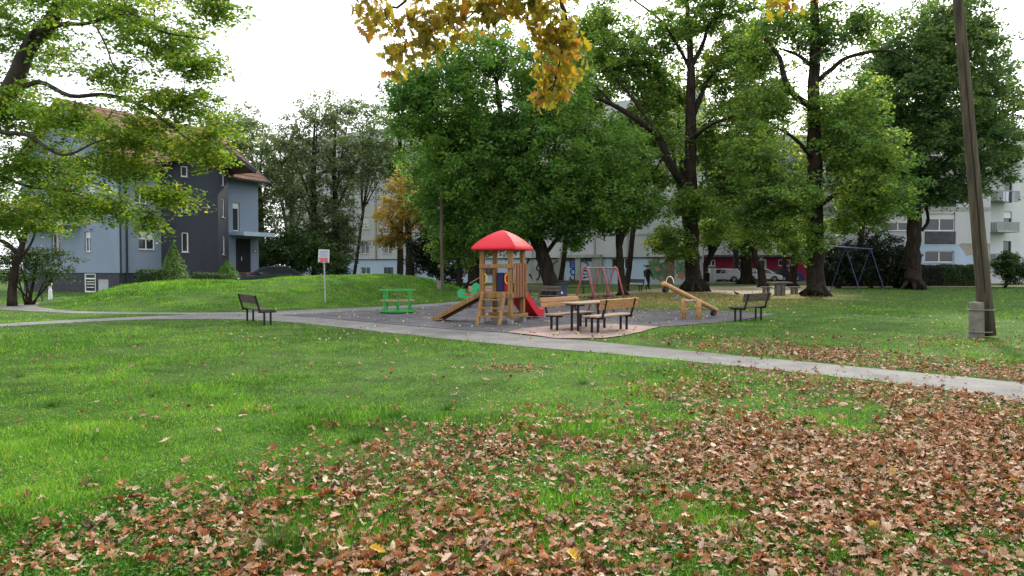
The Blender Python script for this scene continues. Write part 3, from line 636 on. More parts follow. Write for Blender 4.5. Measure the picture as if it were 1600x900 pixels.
WEATH = nmat('weathered_concrete', [(.3, (.17, .175, .16)), (.5, (.30, .31, .29)), (.75, (.42, .43, .41))], .8, .9, .4, 20, (1, 1, .3), detail=10)
m = MB(); facade(m, MA2, gar0, gar1, 0, BASE+.4); m.box(s_of(878), gar1, -.55, -.0, BASE+.0, BASE+.3, MA)
for p_ in (878, 905, 931, 938): m.box(s_of(p_)-.25, s_of(p_)+.25, -.4, -.0, 0, BASE, MA)
m.build('annex_wall', WEATH, pb, True)
m = MB(); m.box(s_of(890)-.5, s_of(890)+.6, -.2, -.06, 0, BASE-.4, MA); m.build('garage_door', PALEB, pb, True); m = MB(); m.box(s_of(915)-.5, s_of(915)+.9, -.2, -.06, 0, BASE-.4, MA); m.build('garage_door', PALEB, pb, True)
# mural wall on the right end
MUR = nmat('mural_ground', [(.3, (.24, .25, .27)), (.5, (.33, .35, .38)), (.75, (.42, .43, .45))], .7, .9, .3, 20, detail=9)
m = MB(); facade(m, MA2, mur0, S1, 0, BASE); mu = m.build('mural_wall', MUR, pb, True)
GRN = nmat('mural_green', [(.35, (.04, .12, .06)), (.65, (.12, .22, .12))], 2, .9, 0); ORG = nmat('mural_orange', [(.4, (.28, .13, .07)), (.7, (.34, .22, .14))], 2, .9, 0); BRN = nmat('mural_brown', [(.4, (.13, .09, .07)), (.7, (.20, .14, .10))], 3, .9, 0)
def blob(mb, cx_, cz_, r, n, seed, M, spk=.5, y=-.01, mi=0, sz=1.0):
    rr = random.Random(seed); v = [(cx_, y, cz_)]
    for k in range(n):
        a = 2*math.pi*k/n; q = r*(1-spk*(k % 2))*rr.uniform(.8, 1.15); v.append((cx_+q*math.cos(a), y, max(.05, min(BASE-.06, cz_+sz*q*math.sin(a)))))
    mb.add(v, [(0, k+1, (k+1) % n+1) for k in range(n)], M, mi)
m = MB(); sC = lambda px: s_of(px)
blob(m, sC(1023), 1.5, 1.2, 22, 1, MA2, .38); blob(m, sC(1033), 1.2, .9, 12, 2, MA2, y=-.013); blob(m, sC(1062), 1.6, .8, 12, 3, MA2); blob(m, sC(1078), 1.2, .9, 12, 4, MA2); m.build('mural_leaves', GRN, mu, True)
m = MB(); blob(m, sC(1026), 1.5, .34, 11, 5, MA2, y=-.02); blob(m, sC(1064), .9, .5, 10, 6, MA2, y=-.02); blob(m, sC(1034), .5, .35, 8, 7, MA2, y=-.022)
m.build('mural_flowers', ORG, mu, True); m = MB(); blob(m, sC(1030), 2.55, .9, 16, 8, MA2, .2, -.02, sz=.3); blob(m, sC(1062), 2.6, 1.1, 18, 9, MA2, .2, -.02, sz=.25); m.build('mural_flowers', ORG, mu, True)
m = MB(); a0 = sC(1046); pts_ = [(a0-.45, .05), (a0+.45, .05)]+[(a0+.5*math.cos(q), 1.9+.75*math.sin(q)) for q in np.linspace(0, math.pi, 9)]
m.poly([(x_, -.026, z_) for x_, z_ in pts_], 0, MA2); m.build('mural_figure', BRN, mu, True)
m = MB(); m.poly([(a0+.44*math.cos(q), -.03, 2.0+.62*math.sin(q)) for q in np.linspace(0, math.pi, 9)], 0, MA2); m.build('mural_hood', mat('paint_black', (.015, .015, .018), .8), mu, True)
# graffiti
INK = mat('graffiti_black', (.02, .022, .026), .8); INKB = mat('graffiti_blue', (.02, .06, .28), .7); INKR = mat('graffiti_red', (.35, .05, .06), .7)
def gz(px, py): return (s_of(px), zA(px, py))
m = MB()
stroke(m, curve_pts([gz(839, 405), gz(834, 402), gz(828, 403), gz(823, 412), gz(822, 422)]), .22, MA2)
stroke(m, curve_pts([gz(839, 405), gz(841, 412), gz(838, 420), gz(842, 424), gz(842, 433), gz(838, 438)]), .18, MA2, y=-.014)
m.poly([(*(lambda g_: (g_[0], -.016, g_[1]))(gz(p_, q_)),) for p_, q_ in ((825, 428), (829, 428), (833, 439), (829, 434))], 0, MA2)
stroke(m, curve_pts([gz(864, 413), gz(869, 409), gz(875, 408), gz(877, 411)]), .12, MA2)
M3 = frameM(BA-Vector(MA.col[1][:3])*.2, BD)
for k in range(6): stroke(m, curve_pts([gz(912+random.Random(k).uniform(-3, 8), 402+6*k), gz(914+random.Random(k+9).uniform(-3, 10), 405+6*k), gz(910+random.Random(k+5).uniform(0, 14), 408+5*k), gz(916+k, 412+4*k)]), .09, M3)
for k in range(5): stroke(m, curve_pts([gz(891+2.2*k, 437+(k % 2)*4), gz(893+2*k, 432+(k % 3)*3), gz(892+2*k, 441)]), .09, M3)
m.build('graffiti', INK, pb, True)
m = MB()
for q in (408, 411.5, 415): stroke(m, curve_pts([gz(893, q), gz(893.5, q+2), gz(897, q+3), gz(901, q+1.5), gz(902, q-1)]), .17, M3)
stroke(m, [gz(892.5, 407), gz(892.5, 419)], .16, M3, y=-.018)
q0 = gz(897, 425); stroke(m, [(q0[0]+.28*math.cos(a), q0[1]+.3*math.sin(a)) for a in np.linspace(0, 6.3, 16)], .18, M3, y=-.016)
m.build('graffiti', INKB, pb, True)
m = MB()
for k in range(4): stroke(m, curve_pts([gz(893+2*k, 399), gz(894+2*k, 403), gz(892+2.4*k, 405)]), .07, M3)
m.build('graffiti', INKR, pb, True)
# ---- block with balconies on the right
YB = 66.0
rb = thing('apartment_block', 'grey apartment block with wide windows and balconies behind the leaning wooden pole', 'building', PX(1300, YB))
MR = frameM((0, YB, 0), (1, 0)); xr = lambda px: (px-800)/FPX*YB; zr = lambda py: CAMZ+(HOR-py)/FPX*YB
X0, X1 = xr(1284), xr(1546); HB = 15.5; BZ = zr(382)
wu = [(xr(1444), xr(1491), zr(361)+3.35*k, zr(334)+3.35*k) for k in range(4) if zr(334)+3.35*k < HB]+[(xr(1380), xr(1425), zr(361)+3.35*k, zr(336)+3.35*k) for k in range(4) if zr(334)+3.35*k < HB]
wl = [(xr(1445), xr(1491), zr(410), zr(392)), (xr(1385), xr(1425), zr(410), zr(392))]
m = MB(); facade(m, MR, X0, X1, BZ, HB, wu); facade(m, frameM((X1, YB, 0), (0, 1)), 0, 6, 0, HB); facade(m, frameM((X0+4.3, YB+10, 0), (-.395, -.919)), 0, 10.88, 0, HB); m.box(X0+4.3, X1+.2, -.3, 10, HB, HB+.3, MR)
BW = Vector((X1, YB+6, 0)); bw_d = Vector((.93, .37, 0)).normalized(); MW = frameM(BW, bw_d)
bo = [(1.0+3.3*k, 2.2+3.3*k, 2.2+3.0*j, 4.3+3.0*j) for k in range(3) for j in range(4)]
facade(m, MW, 0, 14, 0, HB, bo); m.build('wall', CREAM, rb, True)
m = MB(); facade(m, frameM((0, YB+.04, 0), (1, 0)), X0, X1, 0, BZ, wl); m.build('base_wall', PALEB, rb, True)
for i, o in enumerate(wu): window(rb, MR, *o, mull=1, blind=(.3, .35, 0, .5)[i % 4], ft=.09)
for o in wl: window(rb, frameM((0, YB+.04, 0), (1, 0)), *o, mull=1, ft=.08)
for i, o in enumerate(bo): window(rb, MW, *o, mull=0, blind=.3*(i % 2), fm=DKMET, sill=False)
PAN = nmat('dark_spandrel', [(.4, (.055, .06, .075)), (.7, (.09, .095, .11))], 2, .8, .1)
for k in range(3):
    m = MB(); m.box(xr(1444), xr(1492), -.04, -.003, zr(382)+.02+3.35*k, zr(361)-.08+3.35*k, MR); m.build('spandrel_panel', PAN, rb, True)
m = MB()
for k in range(4): m.box(X0, X1, -.035, -.004, zr(330)+3.35*k, zr(324)+3.35*k, MR)
m.build('joint_band', CONC, rb, True)
m = MB(); m.box(xr(1500), X1-.01, -.012, -.004, zr(382)-.0, zr(380), MR); m.build('string_course', CONC, rb, True)
STN = nmat('stained_plaster', [(.4, (.28, .26, .22)), (.7, (.36, .34, .29))], 1.4, .9, .4, 12)
m = MB(); vs = [(xr(1497), BZ), (xr(1546), BZ), (xr(1546), zr(450)), (xr(1541), zr(440)), (xr(1537), zr(415)), (xr(1531), zr(403)), (xr(1524), zr(405)), (xr(1518), zr(398)), (xr(1510), zr(400)), (xr(1504), zr(390))]
m.poly([(x_, -.01, z_) for x_, z_ in vs][::-1], 0, frameM((0, YB+.04, 0), (1, 0))); m.build('plaster_stain', STN, rb, True)
RAILM = nmat('balcony_panel', [(.4, (.20, .21, .22)), (.7, (.33, .34, .34))], 3, .8, .4, 12, (8, 8, .3)); 
for k in range(2):
    for j in range(4):
        m = MB(); xa = .4+4.2*k; z0 = 2.0+3.1*j; m.box(xa, xa+3.2, -1.5, -.005, z0, z0+.2, MW); b1 = m.build('balcony', CONC, rb, True)
        m = MB(); m.box(xa, xa+3.2, -1.5, -1.45, z0+.95, z0+1.02, MW)
        for q in np.arange(xa, xa+3.2, .16): m.box(q, q+.12, -1.49, -1.47, z0+.2, z0+.95, MW)
        for q in np.arange(-1.4, -.1, .16): m.box(xa, xa+.02, q, q+.12, z0+.2, z0+.98, MW)
        m.build('railing', RAILM, b1, True)
for i, (c_, kx) in enumerate([((.45, .5, .6), .6), ((.6, .6, .6), 1.05), ((.05, .05, .07), 1.5), ((.35, .36, .45), 1.9)]):
    m = MB(); v = []
    for a in range(7):
        for b_ in range(4): v.append((4.6+kx+.06*a, -1.56+.03*math.sin(a*2.1+b_), 9.1-.33*b_))
    m.add(v, [(a*4+b_, a*4+b_+1, (a+1)*4+b_+1, (a+1)*4+b_) for a in range(6) for b_ in range(3)], MW)
    lo = thing('laundry', ['faded blue', 'white', 'black', 'lilac'][i]+' cloth hung out to dry on the balcony railing at the right edge', 'laundry', MW @ Vector((4.8+kx, -1.56, 8.1)), 0, 'laundry on the balcony'); m.build('cloth', mat('cloth_'+'abcd'[i], c_, .9), lo, True)
textmesh('graffiti', 'SER', 1.15, INKB, Matrix.Translation((xr(1304), YB-.03, zr(424))), rb, shear=.2, sx=1.3, off=.02)
textmesh('graffiti', 'eo', .9, ORG, Matrix.Translation((xr(1314), YB-.03, zr(406))), rb, shear=.2, sx=1.3, off=.03)
# ---- block with magenta ground floor behind the parked cars
YC = 93.0; rc = thing('apartment_block', 'apartment block with dark red ground floor behind the parked silver cars', 'building', PX(1200, YC))
MC = frameM((0, YC, 0), (1, 0)); xc = lambda px: (px-800)/FPX*YC; zc = lambda py: CAMZ+(HOR-py)/FPX*YC
G1 = zc(401); wr = [(xc(1148), xc(1172), zc(416), zc(406)), (xc(1216), xc(1236), zc(415.5), zc(405.5)), (xc(1105), xc(1118), zc(416), zc(406)), (xc(1270), xc(1290), zc(416), zc(406))]; dr = (xc(1183), xc(1198), .1, zc(404.5))
m = MB(); facade(m, MC, xc(1085), xc(1360), 0, G1, wr+[dr]); m.build('ground_floor_wall', REDP, rc, True)
for o in wr: window(rc, MC, *o, mull=1, ft=.12)
window(rc, MC, *dr, mull=0, ft=.25, sill=False)
wq = [(xc(1095)+3.4*k, xc(1095)+5.0*1+3.4*k-3.4, G1+1.2+2.9*j, G1+2.5+2.9*j) for k in range(6) for j in range(4)]
m = MB(); facade(m, MC, xc(1085), xc(1360), G1, 18, [(a, a+1.5, c_, d_) for a, b_, c_, d_ in wq]); m.box(xc(1085), xc(1360), 0, 9, 18, 18.3, MC); m.build('wall', CREAM, rc, True)
for i, (a, b_, c_, d_) in enumerate(wq): window(rc, MC, a, a+1.5, c_, d_, mull=1, blind=.4*(i % 3))
m = MB(); m.box(xc(1085), xc(1360), -1.2, -.0, G1-.05, G1+.2, MC); m.build('canopy', PAN, rc, True)
# ------------------------------------------------------------------ trees
DENS = 1.35
def bez(pts, n=5):     # densify a polyline smoothly
    pts = [Vector(p) for p in pts]; q = [pts[0]]+pts+[pts[-1]]; out = []
    for i in range(1, len(q)-2):
        a, b_, c, e = q[i-1], q[i], q[i+1], q[i+2]
        for j in range(n):
            t_ = j/n; out.append(.5*((2*b_)+(c-a)*t_+(2*a-5*b_+4*c-e)*t_*t_+(3*b_-a-3*c+e)*t_**3))
    return out+[pts[-1]]
RHOMB = ([(0, -.5, 0), (.30, -.08, .07), (0, .5, 0), (-.30, -.08, .07)], [(0, 1, 2, 3)])
def tree(name, label, cat, base, trunk, limbs, lobes, leaf, per, lm, group=None, clump=.5, flat=.55, seed=1, bark=None, twig=.02, flare=1.5, shell=.45, droop=.15, tw_n=1.0, tmpl=RHOMB, upb=.8, twlen=4.0, dk=1.0, ck=.72, nk=1.9, spread=.32):
    """trunk: [(point, radius)...]; limbs: list of such; lobes: [(centre, (rx,ry,rz), clumps)]"""
    rg = random.Random(seed); r = np.random.default_rng(seed)
    root = thing(name, label, cat, tuple(base), 0, group)
    m = MB(); nodes = []
    def lim(path, n=9, fl=False):
        pts = bez([p for p, _ in path], 4); rr = [q for _, q in path]; rad = []
        for i in range(len(pts)):
            u_ = i/4; k_ = min(int(u_), len(rr)-2); rad.append(rr[k_]+(rr[k_+1]-rr[k_])*(u_-k_))
        if fl: rad[0] *= flare; rad[1] *= 1+(flare-1)*.35; rad[2] *= 1+(flare-1)*.12
        pts = [p+Vector((rg.uniform(-1, 1), rg.uniform(-1, 1), 0))*rad[i]*.12 for i, p in enumerate(pts)]
        m.tube(pts, rad, n, True, wob=.07, rng=rg)
        for p, q in zip(pts, rad): nodes.append((p, q))
    lim(trunk, 12, True)
    for l in limbs: lim(l, 7)
    # surface roots at the foot
    if flare > 1.2:
        b0, r0 = Vector(trunk[0][0]), trunk[0][1]
        for k in range(6):
            a = k*1.05+rg.uniform(-.3, .3); dd = Vector((math.cos(a), math.sin(a), 0))
            m.tube([b0+dd*r0*.6+Vector((0, 0, r0*1.1)), b0+dd*r0*1.25+Vector((0, 0, r0*.35)), b0+dd*r0*rg.uniform(1.6, 2.1)+Vector((0, 0, -.05))], [r0*.28, r0*.22, r0*.06], 6, False)
    NP = np.array([tuple(p) for p, _ in nodes]); NR = np.array([q for _, q in nodes]); ncount = len(NP)
    cs = []
    clump = clump*ck; vph = r.uniform(0, 6.28, 3)
    for (c, rad, nc) in lobes:
        nc = int(nc*nk)
        dirs = r.normal(size=(nc, 3)); dirs /= np.linalg.norm(dirs, axis=1, keepdims=True)
        q = shell+(1-shell)*r.uniform(size=nc)**.7
        cs.append(np.array(tuple(c))+dirs*q[:, None]*np.array(rad)*r.uniform(.72, 1.0+spread, (nc, 1)))
    cs = np.concatenate(cs)
    dirn = cs-np.array(tuple(trunk[0][0]))
    # twigs, each growing from the nearest wood
    order = np.argsort(np.min(np.linalg.norm(cs[:, None]-NP[None, ::3], axis=2), axis=1)); tips = []
    BP = NP.copy()
    for i in order:
        if rg.random() > tw_n: continue
        c = cs[i]; dd = np.linalg.norm(BP-c, axis=1)+np.maximum(0, BP[:, 2]-c[2])*.6; j = int(np.argmin(dd)); L = dd[j]
        if L > twlen: continue
        a = Vector(BP[j]); e = Vector(c); mid = a.lerp(e, .55)+Vector((rg.uniform(-.12, .12), rg.uniform(-.12, .12), .10))*L
        rt = twig*(.5+.45*min(L, 3)); m.tube([a, mid, e], [rt, rt*.65, rt*.25], 4, False); BP = np.vstack([BP, [tuple(mid)], [tuple(e)]])
    m.build('trunk', bark or BARK, root, True, smooth=True)
    per = per*DENS*dk*.56; leaf = leaf*1.08
    nC = len(cs); cl = r.uniform(.6, 1.3, nC)*clump; tone = r.uniform(size=nC)
    cnt = np.maximum(3, (per*r.uniform(.5, 1.4, nC)*(cl/clump)**2).astype(int)); idx = np.repeat(np.arange(nC), cnt); N = len(idx)
    off = r.normal(size=(N, 3)); off *= (r.uniform(size=N)**.45/np.linalg.norm(off, axis=1))[:, None]
    # each clump is a tilted, flattened spray
    tn = np.stack([r.normal(0, .35, nC), r.normal(0, .35, nC), np.ones(nC)], 1); A, B, C = basis(tn, r)
    L = off*cl[idx][:, None]*np.array((1, 1, flat)); pos = cs[idx]+L[:, 0:1]*A[idx]+L[:, 1:2]*B[idx]+L[:, 2:3]*C[idx]
    pos[:, 2] -= droop*np.sum(L[:, :2]**2, axis=1)/cl[idx]
    nr = np.stack([r.normal(0, .6, N), r.normal(0, .6, N), np.full(N, upb)], 1)+off*.45
    a, b_, c_ = basis(nr, r); s = leaf*r.uniform(.6, 1.25, N)
    V, F = scatter(tmpl[0], tmpl[1], pos, a, b_, c_, np.stack([s, s, s*r.uniform(.3, 1.5, N)], 1))
    q_ = cs/(3.2*clump+1); big = .5+.5*np.sin(q_[:, 0]*2.1+vph[0])*np.sin(q_[:, 1]*1.7+vph[1]+q_[:, 2])*np.sin(q_[:, 2]*2.3+vph[2])
    rn = np.clip(.10+.28*tone[idx]+.28*big[idx]+.42*r.uniform(size=N)+.08*r.normal(size=N), 0, 1)
    fast_mesh('crown', V, F, lm, root, {'rnd': np.repeat(rn, len(tmpl[1]))})
    return root
def LB(px, py, rx, ry, Y, dy, rd, n):      # a lobe given where the photo shows it, at distance Y+dy, depth radius rd
    p = P(px, py, Y+dy); k = FPX/(Y+dy); return (p, (rx/k, rd, ry/k), n)
def PT(px, py, Y, r): return (P(px, py, Y), r)
# T1 maple at the left, its limbs reaching over
Y = 14.0
T1b = Vector((-11.6, 14, 0))
tree('maple_tree', 'large maple reaching in from the left edge over the blue house', 'tree', T1b,
     [(T1b, .34), (Vector((-11.2, 14, 2)), .30), (Vector((-10.3, 14, 3.9)), .24), PT(12, 150, Y, .16), PT(45, 75, Y, .14), PT(85, 25, Y, .12), PT(125, -60, Y, .09), PT(160, -160, Y, .05)],
     [[PT(14, 148, Y, 0.0620), PT(60, 128, 13.7, 0.0434), PT(110, 150, 13.5, 0.0403), PT(160, 148, 13.2, 0.0372), PT(215, 162, 13, 0.0341), PT(265, 195, 12.8, 0.0248), PT(310, 232, 12.6, 0.0155), PT(340, 262, 12.5, 0.0074)],
      [PT(215, 162, 13, 0.0248), PT(240, 148, 12.7, 0.0186), PT(275, 145, 12.4, 0.0124), PT(330, 170, 12.2, 0.0062)],
      [PT(-45, 190, Y, 0.0744), PT(0, 206, 13.4, 0.0434), PT(45, 212, 13, 0.0341), PT(85, 238, 12.7, 0.0279), PT(112, 240, 12.6, 0.0217), PT(150, 222, 12.4, 0.0124), PT(185, 215, 12.3, 0.0062)],
      [PT(60, 55, Y, 0.0558), PT(95, 38, 13.6, 0.0434), PT(135, 37, 13.3, 0.0310), PT(200, 20, 12.9, 0.0248), PT(255, 50, 12.5, 0.0186), PT(320, 60, 12.2, 0.0074)],
      [PT(50, 62, Y, 0.0434), PT(38, 80, 13.9, 0.0310), PT(50, 50, 13.8, 0.0310), PT(68, 38, 13.6, 0.0248)],
      [PT(-60, 200, 14.5, 0.0620), PT(-20, 260, 14.2, 0.0372), PT(40, 290, 13.8, 0.0248), PT(110, 300, 13.4, 0.0186), PT(180, 330, 13, 0.0074)],
      [PT(110, -30, Y, 0.0496), PT(180, -20, 13.6, 0.0372), PT(250, -10, 13, 0.0248), PT(330, 10, 12.6, 0.0124), PT(380, 15, 12.3, 0.0062)],
      [PT(150, 40, 13.4, 0.0186), PT(165, 70, 13.1, 0.0155), PT(185, 115, 13, 0.0124), PT(215, 100, 12.9, 0.0062)]],
     [LB(60, -10, 110, 50, Y, 0, 1.8, 60), LB(190, 15, 110, 38, Y, -.8, 1.4, 52), LB(250, 65, 80, 30, Y, -1.2, 1.0, 34), LB(340, 10, 45, 16, Y, -1.5, .6, 16), LB(300, 105, 60, 22, Y, -1.4, .8, 22),
      LB(30, 60, 60, 60, Y, .6, 1.4, 42), LB(170, 120, 70, 16, Y, -.8, .9, 18), LB(120, 90, 50, 22, Y, -.3, .8, 9), LB(285, 160, 70, 28, Y, -1.3, .9, 32), LB(220, 195, 60, 24, Y, -1, .9, 20), LB(335, 205, 38, 30, Y, -1.6, .7, 16), LB(200, 222, 70, 16, Y, -1, .8, 18), LB(285, 230, 50, 12, Y, -1.2, .6, 12),
      LB(25, 170, 60, 45, Y, .2, 1.2, 50), LB(110, 185, 70, 26, Y, -.5, 1.0, 34), LB(60, 265, 90, 45, Y, -.2, 1.5, 66), LB(-60, 150, 80, 150, Y, .5, 1.8, 60), LB(160, 250, 55, 24, Y, -.9, .9, 15), LB(215, 272, 50, 22, Y, -1.1, .8, 15),
      LB(330, 245, 26, 16, Y, -1.5, .5, 9), LB(262, 305, 46, 20, Y, -1.2, .6, 20), LB(130, 315, 75, 26, Y, -.6, 1.0, 28), LB(30, 345, 65, 26, Y, 0, 1.2, 34), LB(237, 345, 13, 22, Y, -1.2, .3, 9), LB(180, 330, 30, 20, Y, -.8, .5, 12), LB(-40, 300, 60, 60, Y, 0, 1.3, 40)],
     .075, 62, M_MAPLE, clump=.50, flat=.14, nk=2.3, spread=.45, dk=1.0, seed=11, twig=.012, shell=.1, droop=.25, bark=BARKG, upb=1.1)
# small forked tree and loose shrub beyond it
Y = 30.0
b0 = PX(18, Y)
tree('small_tree', 'small twisted tree before the left end of the blue house', 'tree', b0,
     [(b0, .17), PT(22, 425, Y, .15), PT(30, 400, Y, .13), PT(38, 370, Y, .10), PT(44, 345, Y, .07)], [[PT(30, 400, Y, .11), PT(12, 382, Y, .09), PT(-8, 372, Y, .06)], [PT(36, 385, Y, .08), PT(20, 355, Y, .06), PT(5, 340, Y, .04)], [PT(28, 405, Y, .08), PT(46, 385, Y, .05), PT(60, 350, Y, .04)]],
     [LB(20, 335, 55, 26, Y, 0, 1.5, 60), LB(70, 325, 50, 26, Y, .5, 1.2, 46), LB(-40, 350, 45, 40, Y, 0, 1.4, 30), LB(120, 335, 35, 16, Y, 1, 1, 22)], .11, 30, M_YG, clump=.55, flat=.5, seed=12, flare=1.2)
Y = 31.0
def shrub(name, label, px, Yb, lobes, leaf, per, lm, seed, clump=.45, cat='shrub', group=None, stems=7, **kw):
    b0 = PX(px, Yb); rg = random.Random(seed); c0 = lobes[0][0]
    L = []
    for k in range(stems):
        c = rg.choice(lobes)[0]; e = Vector(c)+Vector((rg.uniform(-.4, .4), rg.uniform(-.3, .3), rg.uniform(-.1, .5)))
        L.append([(b0+Vector((rg.uniform(-.2, .2), rg.uniform(-.2, .2), 0)), .04), (b0.lerp(e, .5)+Vector((rg.uniform(-.2, .2), 0, 0)), .03), (e, .012)])
    return tree(name, label, cat, b0, [(b0, .06), (b0.lerp(Vector(c0), .5), .045), (Vector(c0), .02)], L, lobes, leaf, per, lm, group, clump=clump, seed=seed, flare=1.0, shell=.15, **kw)
shrub('wide_shrub', 'loose wide shrub with layered branches in front of the dark plinth at the left edge', 45, Y,
      [LB(60, 400, 55, 22, Y, 0, 1.2, 60), LB(15, 405, 45, 26, Y, 0, 1.2, 40), LB(85, 425, 30, 18, Y, -.3, 1, 22), LB(20, 432, 45, 16, Y, 0, 1, 30), LB(-50, 410, 50, 34, Y, 0, 1.3, 40)], .10, 34, M_SHRUB, 13, flat=.35)
# T5: the big dense tree
Y = 39.5
b0 = G(863, 464)
T5 = tree('broad_tree', 'big dense dark green tree with leaning trunk behind the red roofed play tower', 'tree', b0,
     [(b0, .44), PT(858, 435, Y, .40), PT(848, 400, Y, .37), PT(835, 365, Y, .34), PT(815, 320, Y, .30), PT(800, 270, Y, .24), PT(785, 200, Y, .17), PT(775, 120, Y, .09)],
     [[PT(838, 370, Y, .2), PT(870, 310, Y-1, .16), PT(900, 250, Y-1.5, .1), PT(915, 200, Y-2, .05)], [PT(815, 320, Y, .2), PT(760, 280, Y-.5, .14), PT(710, 230, Y-1, .09), PT(670, 190, Y-1, .04)], [PT(805, 290, Y, .18), PT(830, 220, Y-2, .12), PT(850, 150, Y-2.5, .06)], [PT(790, 220, Y, .14), PT(730, 160, Y-1, .08), PT(700, 120, Y-1, .04)], [PT(845, 390, Y, .12), PT(800, 340, Y-2.5, .09), PT(760, 340, Y-3, .05)], [PT(850, 400, Y, .12), PT(890, 350, Y-1, .09), PT(940, 310, Y-1.5, .05)], [PT(820, 330, Y, .12), PT(800, 280, Y+3, .08), PT(790, 200, Y+4, .05)]],
     [LB(775, 165, 130, 95, Y, 0, 4.2, 300), LB(690, 165, 78, 70, Y, 0, 3.2, 150), LB(845, 245, 105, 95, Y, -1, 3.8, 240), LB(740, 265, 100, 85, Y, -.5, 3.6, 220), LB(905, 300, 70, 55, Y, -1, 2.8, 100), LB(800, 340, 85, 38, Y, -1.5, 2.8, 100), LB(700, 310, 55, 50, Y, 0, 2.6, 70), LB(860, 120, 70, 55, Y, .5, 2.8, 80), LB(740, 85, 60, 40, Y, 0, 2, 50), LB(645, 150, 34, 36, Y, 0, 1.5, 36), LB(950, 235, 40, 60, Y, 0, 2, 50), LB(890, 365, 32, 22, Y, -1, 1.2, 18)],
     .19, 62, M_DEEP, clump=.75, flat=.55, seed=21, shell=.55, droop=.3, twlen=3)
# thin tree below its left side
Y = 46.0
b0 = PX(718, Y)
tree('slender_tree', 'slender young tree between the thin pole and the play tower', 'tree', b0,
     [(b0, .16), PT(718, 430, Y, .14), PT(716, 400, Y, .12), PT(714, 360, Y, .09), PT(712, 310, Y, .05)], [[PT(716, 410, Y, .08), PT(704, 385, Y, .05), PT(696, 360, Y, .03)], [PT(717, 400, Y, .08), PT(730, 375, Y, .05), PT(738, 350, Y, .03)]],
     [LB(712, 345, 40, 50, Y, 0, 2, 130), LB(735, 375, 28, 26, Y, -.5, 1.5, 46), LB(690, 385, 22, 26, Y, 0, 1.4, 34), LB(725, 410, 14, 9, Y, 0, 1, 10)], .17, 50, M_LOOSE, clump=.6, seed=22, flare=1.2, droop=.4)
Y = 56.0; b0 = PX(742, Y)
tree('broad_tree', 'thick dark trunked tree standing upright just left of the play tower', 'tree', b0,
     [(b0, .55), PT(742, 430, Y, .5), PT(744, 400, Y, .46), PT(748, 360, Y, .4), PT(750, 300, Y, .3), PT(745, 220, Y, .15)], [[PT(748, 350, Y, .25), PT(715, 300, Y, .15), PT(690, 260, Y, .07)], [PT(748, 350, Y, .25), PT(790, 300, Y, .15), PT(810, 250, Y, .07)]],
     [LB(720, 330, 60, 60, Y, 0, 4, 110), LB(780, 300, 80, 80, Y, 0, 4, 140), LB(700, 260, 60, 70, Y, 0, 4, 100), LB(745, 385, 70, 22, Y, 0, 3, 40)], .26, 40, M_DEEP, clump=1.0, seed=23)
# dark shrubs under it, behind the mound's right end
Y = 58.0
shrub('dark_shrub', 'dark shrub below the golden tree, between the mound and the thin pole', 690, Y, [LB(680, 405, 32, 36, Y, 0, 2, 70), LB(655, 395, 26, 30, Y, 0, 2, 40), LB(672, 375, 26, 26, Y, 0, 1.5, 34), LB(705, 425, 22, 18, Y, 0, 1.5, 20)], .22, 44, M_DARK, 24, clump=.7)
# golden tree
Y = 60.0; b0 = PX(641, Y)
tree('golden_tree', 'golden brown autumn tree in front of the pale apartment block', 'tree', b0,
     [(b0, .42), PT(641, 420, Y, .36), PT(640, 395, Y, .33), PT(638, 360, Y, .26), PT(636, 320, Y, .17), PT(640, 270, Y, .08)], [[PT(639, 380, Y, .16), PT(615, 350, Y, .1), PT(600, 335, Y, .05)], [PT(638, 360, Y, .15), PT(665, 330, Y, .1), PT(685, 310, Y, .05)], [PT(640, 375, Y, .13), PT(620, 370, Y, .08), PT(602, 372, Y, .04)]],
     [LB(640, 300, 36, 42, Y, 0, 2.5, 72), LB(615, 345, 30, 34, Y, 0, 2.2, 50), LB(665, 335, 32, 38, Y, 0, 2.4, 56), LB(610, 375, 30, 12, Y, 0, 1.5, 22), LB(676, 300, 18, 22, Y, 0, 1.5, 18), LB(690, 355, 14, 24, Y, 0, 1.5, 16)], .22, 36, M_GOLD, clump=.8, seed=25, flat=.45, shell=.3)
